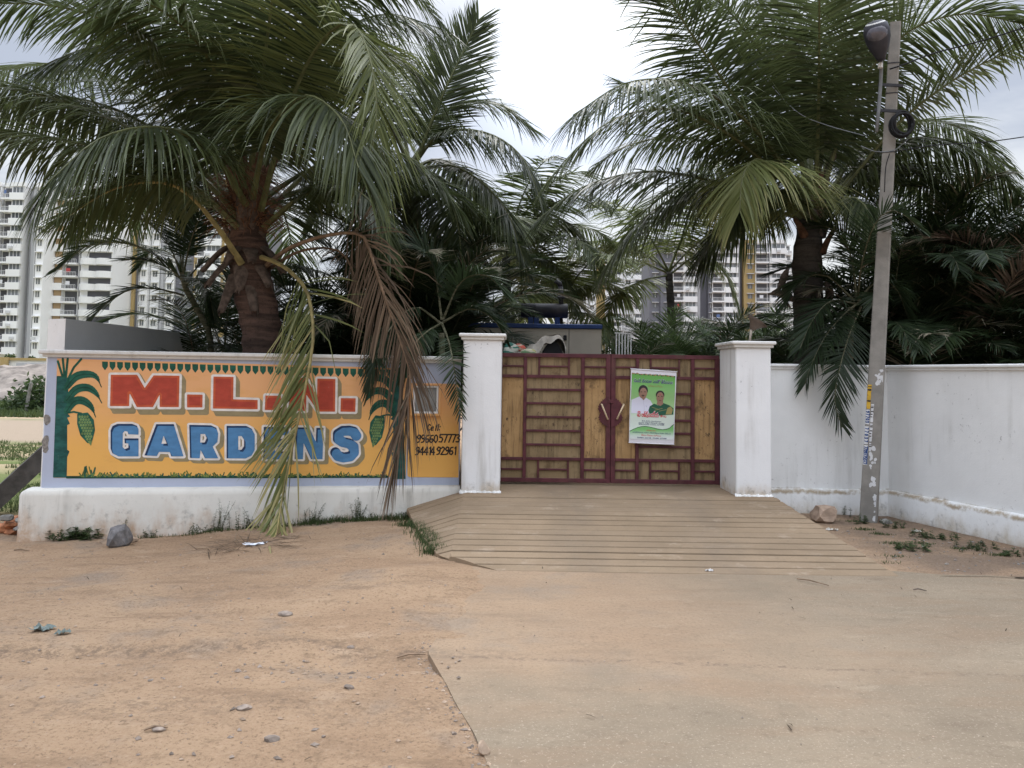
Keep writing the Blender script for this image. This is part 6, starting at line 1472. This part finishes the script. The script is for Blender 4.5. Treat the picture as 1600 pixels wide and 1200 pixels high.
for i, (pxx, py, Y, r, lb) in enumerate([(16, 556, 73, .55, 'small dark shrub on top of the compound wall'), (50, 557, 73, .4, 'tiny shrub farther right on the compound wall')]):
    g = at(pxx, py, Y); bush('shrub', Vector((g.x, Y, g.z - .3)), r, 160, lb, 'bush', M_weed, .14, 10 + i)
def weed(c, h, n, label, sd, lf=.05, spread=.15, mat=None, kind='weed'):
    rn = random.Random(sd); t = thing('weed_plant', c, label, 'weed', 'weeds along the foot of the walls'); mb = MB(); ms = MB()
    for i in range(n):
        a_ = rn.uniform(0, 6.28); q = [c + Vector((rn.gauss(0, spread * .3), rn.gauss(0, spread * .2), 0))]; d = Vector((math.cos(a_) * .3, math.sin(a_) * .3, 1)).normalized(); hh = h * rn.uniform(.5, 1.05)
        for k in range(6): q.append(q[-1] + d * hh / 6); d = (d + Vector((rn.gauss(0, .12), rn.gauss(0, .12), 0))).normalized()
        ms.tube(q, [.004 - .0005 * k for k in range(7)], 4, cap=False)
        for k in range(1, 7):
            for s_ in range(4):
                p = q[k].lerp(q[k - 1], rn.random()); az = rn.uniform(0, 6.28); e = Vector((math.cos(az), math.sin(az), rn.uniform(-.1, .7))).normalized(); l_ = lf * rn.uniform(.6, 1.3) * (1.1 - .08 * k); sd_ = e.cross(Vector((0, 0, 1))).normalized() * l_ * .22
                mb.add([p, p + e * l_ * .5 + sd_, p + e * l_ + ZD * l_ * .2, p + e * l_ * .5 - sd_], [(0, 1, 2, 3)], 0, rn.uniform(0, .7))
    mb.build('leaves', mat or M_weed, t, tint=True); ms.build('stems', M_cane, t); return t
def foot(pxx, dy=.0):
    """ground just in front of the sign wall's plinth under column pxx"""
    for Y in np.linspace(10.0, 11.6, 80):
        p = at(pxx, 820, Y); u = (p - SW.O).dot(SW.U); w3 = SW.O + SW.U * u
        if p.y > w3.y - .24: break
    return Vector((p.x, p.y - dy, ghz(p.x, p.y - dy)))
for i, (pxx, h, n, lf, sp, lb) in enumerate([(104, .20, 9, .07, .3, 'low leafy weed at the left end of the sign plinth'), (128, .16, 14, .085, .35, 'bright green weed tuft beside the grey boulder'), (193, .28, 4, .04, .1, 'small upright weed behind the grey boulder'), (342, .46, 10, .04, .25, 'tall feathery weed against the plinth below the letters'), (385, .30, 9, .05, .35, 'bushy weed left of the hanging frond at the plinth'), (478, .32, 4, .03, .12, 'thin dry weed right of the hanging frond'), (500, .30, 5, .04, .2, 'slender weed on the plinth below the letter N'), (553, .38, 8, .045, .16, 'upright weed tuft below the last letter'), (238, .12, 5, .04, .15, 'tiny weed between the boulder and the tall weed'), (310, .16, 8, .045, .4, 'low weed patch left of the tall feathery weed'), (640, .12, 8, .045, .3, 'low weed under the meter window at the plinth'), (590, .10, 8, .04, .3, 'small weed between the last letter and the meter window')]):
    weed(foot(pxx), h, n, lb, 400 + i, lf, sp)
for i, (pxx, py, h, n, lf, lb) in enumerate([(1420, 858, .13, 12, .06, 'spreading weed on the soil in front of the utility pole'), (1402, 826, .16, 8, .05, 'leafy weed right of the stone at the pole foot'), (1345, 818, .16, 7, .05, 'dark weed at the left foot of the utility pole'), (1312, 806, .14, 5, .04, 'weed sprig beside the tan sack'), (1470, 842, .10, 9, .05, 'low weed in front of the right wall plinth'), (1440, 838, .10, 8, .05, 'small weed by the right wall near the pole'), (1510, 855, .10, 9, .05, 'low green weed farther along the right wall'), (1585, 868, .08, 7, .05, 'weed at the right edge by the wall foot'), (1545, 862, .07, 6, .04, 'tiny weed near the right edge by the wall foot')]):
    g = gp(pxx, py); weed(g, h, n, lb, 450 + i, lf, .35)

# grass: blades along the wall foot, beside the ramp, at the ramp toe and in the field
def blades(mb, c, n, h, sp, rn, tint=(0, .6)):
    for i in range(n):
        p = c + Vector((rn.gauss(0, sp[0]), rn.gauss(0, sp[1]), 0)); p.z = ghz(p.x, p.y) - .005 if c.y < 12 else c.z
        a_ = rn.uniform(0, 6.28); d = Vector((math.cos(a_), math.sin(a_), 0)); hh = h * rn.uniform(.4, 1.2); s_ = Vector((-d.y, d.x, 0)) * .004 * (1 if c.y < 12 else 4); ln = rn.uniform(.2, .9)
        mb.add([p - s_, p + s_, p + d * hh * ln * .4 + Vector((0, 0, hh * .7)) + s_ * .6, p + d * hh * ln * .4 + Vector((0, 0, hh * .7)) - s_ * .6, p + d * hh * ln + Vector((0, 0, hh * .9))], [(0, 1, 2, 3), (3, 2, 4)], 0, rn.uniform(*tint))
rn = random.Random(21); mb = MB()
for pxx in range(300, 650, 4):
    if rn.random() < .72 or pxx > 480: blades(mb, foot(pxx, rn.uniform(0, .12)), rn.randint(14, 40) if pxx > 470 else rn.randint(8, 22), .06 + .05 * rn.random() * (pxx > 470), (.06, .06), rn)
for pxx in range(200, 300, 8): blades(mb, foot(pxx, .03), 8, .05, (.05, .03), rn)
for pxx, py in [(655, 815), (662, 822), (668, 830), (676, 836), (682, 843), (686, 852), (688, 860), (680, 864), (668, 842), (658, 826), (640, 822), (690, 846), (674, 850), (664, 834)]: blades(mb, gp(pxx, py), 190, .10, (.08, .08), rn)
for pxx, py, n_ in [(745, 877, 60), (720, 872, 70), (1050, 884, 130), (1035, 885, 60), (1112, 882, 50), (1002, 887, 50), (935, 890, 20), (1268, 879, 40), (1205, 884, 20), (1320, 876, 30), (1130, 884, 30), (1400, 870, 60), (1375, 835, 150), (1350, 828, 120), (1440, 850, 110), (1330, 815, 80), (1500, 858, 120), (1560, 868, 120), (1400, 850, 120), (1390, 880, 30)]: blades(mb, gp(pxx, py) + Vector((0, 0, .0)), n_, .035, (.07, .035), rn)
stuff(mb.build('grass', M_grass, tint=True), 'short green grass along the wall foot and the ramp edge', 'grass')
mb = MB()
for i in range(9000):
    y = rn.uniform(12.6, 26); x = -y * (rn.uniform(.55, .70)) + .4
    if fbm(np.array([x * .7]), np.array([y * .7]), 3)[0] < .42: continue
    p = Vector((x, y, ghz(x, y))); a_ = rn.uniform(0, 6.28); d = Vector((math.cos(a_), math.sin(a_), 0)) * .012; hh = rn.uniform(.04, .12)
    mb.add([p - d, p + d, p + Vector((rn.gauss(0, .03), rn.gauss(0, .03), hh))], [(0, 1, 2)], 0, rn.uniform(0, .7))
for i in range(5000):
    y = rn.uniform(37, 52); x = -y * rn.uniform(.55, .70); p = Vector((x, y, ghz(x, y))); a_ = rn.uniform(0, 6.28); d = Vector((math.cos(a_), math.sin(a_), 0)) * .05; hh = rn.uniform(.1, .4)
    mb.add([p - d, p + d, p + Vector((rn.gauss(0, .1), rn.gauss(0, .1), hh))], [(0, 1, 2)], 0, rn.uniform(0, .5))
stuff(mb.build('field_grass', M_grass, tint=True), 'green grass in the field beyond the end of the sign wall', 'grass')

# ------------------------------------------------------------------ small debris on the ground
def scatter(name, n, mats, gen, label, cat):
    rn = random.Random(hash(name) % 1000 if False else len(name) * 7); mb = MB()
    for i in range(n):
        x, y, r = gen(rn); zz = max(ghz(x, y), .004 if x > slab_left(y) + .02 and y < 8.2 else -9); c = Vector((x, y, zz + r * .2))
        ax_ = [Vector((rn.gauss(0, 1), rn.gauss(0, 1), rn.gauss(0, 1))).normalized() for _ in range(6)]
        b1_, b2_ = rn.uniform(.7, 1.5), rn.uniform(.5, 1.1); rot = Matrix.Rotation(rn.uniform(0, 6.28), 3, 'Z')
        vs = [c + rot @ Vector((sx_ * r * b1_ * rn.uniform(.7, 1.2), sy_ * r * b2_ * rn.uniform(.7, 1.2), sz_ * r * .6 * rn.uniform(.6, 1.2))) for sx_, sy_, sz_ in ((1, 0, 0), (-1, 0, 0), (0, 1, 0), (0, -1, 0), (.1, 0, 1), (0, 0, -1))]
        mb.add(vs, [(0, 2, 4), (2, 1, 4), (1, 3, 4), (3, 0, 4), (2, 0, 5), (1, 2, 5), (3, 1, 5), (0, 3, 5)], rn.randrange(len(mats)))
    return stuff(mb.build(name, mats), label, cat)
def gdirt(rn):
    y = 3.7 + 6.6 * rn.random() ** 1.5; x = rn.uniform(-.64 * y - .2, slab_left(min(y, 8.2)) + .05); return x, y, .004 + .016 * rn.random() ** 4
scatter('pebbles', 1200, [M_stone, M_stoneb, M_stoneb], gdirt, 'small pebbles strewn over the dirt', 'pebbles')
def grut(rn):
    x = rn.uniform(-1.9, -.3); return x, 5.5 + .05 * x + rn.gauss(0, .16), .005 + .02 * rn.random() ** 3
scatter('rut_gravel', 110, [M_stone, M_stoneb], grut, 'loose gravel gathered in the rut near the slab corner', 'gravel')
def gslab(rn):
    y = rn.uniform(3.8, 8.1); x = rn.uniform(-.2, .64 * y); return x, y, .003 + .006 * rn.random() ** 3
scatter('slab_grit', 300, [M_stone, M_stoneb], gslab, 'scattered grit on the concrete apron', 'gravel')
def gedge(rn):
    y = rn.uniform(3.7, 6.0); return slab_left(y) - abs(rn.gauss(0, .05)), y, .004 + .012 * rn.random() ** 2
scatter('edge_gravel', 220, [M_stone, M_stoneb], gedge, 'loose gravel lining the broken edge of the slab', 'gravel')
def gright(rn):
    y = rn.uniform(8.2, 10.6); x = rn.uniform(4.1, 6.6); return x, y, .006 + .02 * rn.random() ** 3
scatter('wall_foot_gravel', 380, [M_stone, M_stoneb, M_concp, M_concp], gright, 'gravel and chips on the dark soil by the right wall', 'gravel')
mb = MB(); rn = random.Random(31)
for i in range(190):
    if i < 45: y = 3.9 + 6 * rn.random(); x = rn.uniform(-.62 * y, .6 * y)
    elif i < 150: y = rn.uniform(9.15, 9.9); x = rn.gauss(-2.95, .28)
    else: y = rn.uniform(8.2, 9.8); x = rn.uniform(3.9, 6)
    z = max(ghz(x, y), .004 if x > slab_left(y) and y < 8.2 else -9) + .006; a_ = rn.uniform(0, 6.28); l_ = rn.uniform(.03, .12) * (5.5 if 45 <= i < 150 else .7)
    d = Vector((math.cos(a_), math.sin(a_), 0)); s_ = Vector((-d.y, d.x, 0)) * .004; p = Vector((x, y, z)); q = p + d * l_; q.z = z + rn.uniform(0, .02); m_ = p.lerp(q, .5) + Vector((0, 0, .01 * rn.random())); mb.add([p - s_, p + s_, m_ + s_, m_ - s_, q], [(0, 1, 2, 3), (3, 2, 4)], 0, rn.uniform(0, 1))
stuff(mb.build('dry_litter', M_dead, tint=True), 'dry leaf scraps and twigs on the ground', 'litter')
def scrap(px_, py_, w_, h_, col, label, cat, sd, name='litter_scrap'):
    rn = random.Random(sd); g = gp(px_, py_); z = max(g.z, .006 if g.x > slab_left(min(8.2, g.y)) and g.y < 8.2 else -9) + .008; mb = MB(); n = 7; vs = []
    for i in range(n + 1):
        for j in range(n + 1):
            u, v = i / n - .5, j / n - .5; k_ = 1 - .25 * abs(math.sin(i * 2.1 + sd)) ; vs.append((g.x + u * w_ * (1 + .2 * math.sin(j + sd)), g.y + v * h_ * k_, max(z, ghz(g.x + u * w_, g.y + v * h_) + .006) + .012 * abs(rn.gauss(0, 1))))
    mb.add(vs, [(i * 8 + j, (i + 1) * 8 + j, (i + 1) * 8 + j + 1, i * 8 + j + 1) for i in range(n) for j in range(n)])
    return tag(mb.build(name, simple('scrap_%d' % sd, col, .6, .2, 20, .3), org=Vector((g.x, g.y, z))), label, cat)
scrap(398, 852, .22, .10, (.62, .64, .68), 'white plastic scrap under the hanging frond tip', 'litter', 1)
scrap(66, 985, .14, .12, (.15, .18, .165), 'crumpled grey-green rag on the dirt at left', 'rag', 2, 'rag')
scrap(98, 991, .09, .08, (.14, .17, .155), 'smaller piece of grey-green rag on the dirt at left', 'rag', 3, 'rag')
scrap(1300, 829, .14, .06, (.55, .52, .46), 'pale paper scrap near the pole foot', 'litter', 4)
scrap(1432, 832, .12, .05, (.60, .58, .52), 'off-white scrap on the soil right of the pole', 'litter', 5)
scrap(1122, 884, .05, .03, (.60, .48, .10), 'tiny yellow wrapper at the ramp toe', 'litter', 6)
scrap(1108, 897, .07, .04, (.68, .66, .64), 'tiny white scrap on the slab below the ramp', 'litter', 7)
for i, (a, b, lb) in enumerate([((1245, 910), (1295, 920), 'thin dry stick on the slab right of the ramp toe'), ((1427, 926), (1448, 928), 'short dark stick on the slab at right'), ((620, 1030), (665, 1025), 'pale straw lying near the slab corner'), ((22, 861), (46, 862), 'dark stick on the dirt at the far left'), ((225, 1144), (262, 1140), 'dark stick in the dirt at lower left')]):
    A_, B_ = gp(*a), gp(*b)
    for v in (A_, B_):
        v.z = max(v.z, .006 if v.x > slab_left(min(8.2, v.y)) and v.y < 8.2 else -9) + .012
    mb = MB(); mb.tube([A_, A_.lerp(B_, .4) + Vector((0, .01, .01)), B_], [.006, .007, .004], 5); tag(mb.build('stick', M_rachisdry if i != 1 else M_boot, org=A_.copy()), lb, 'stick')
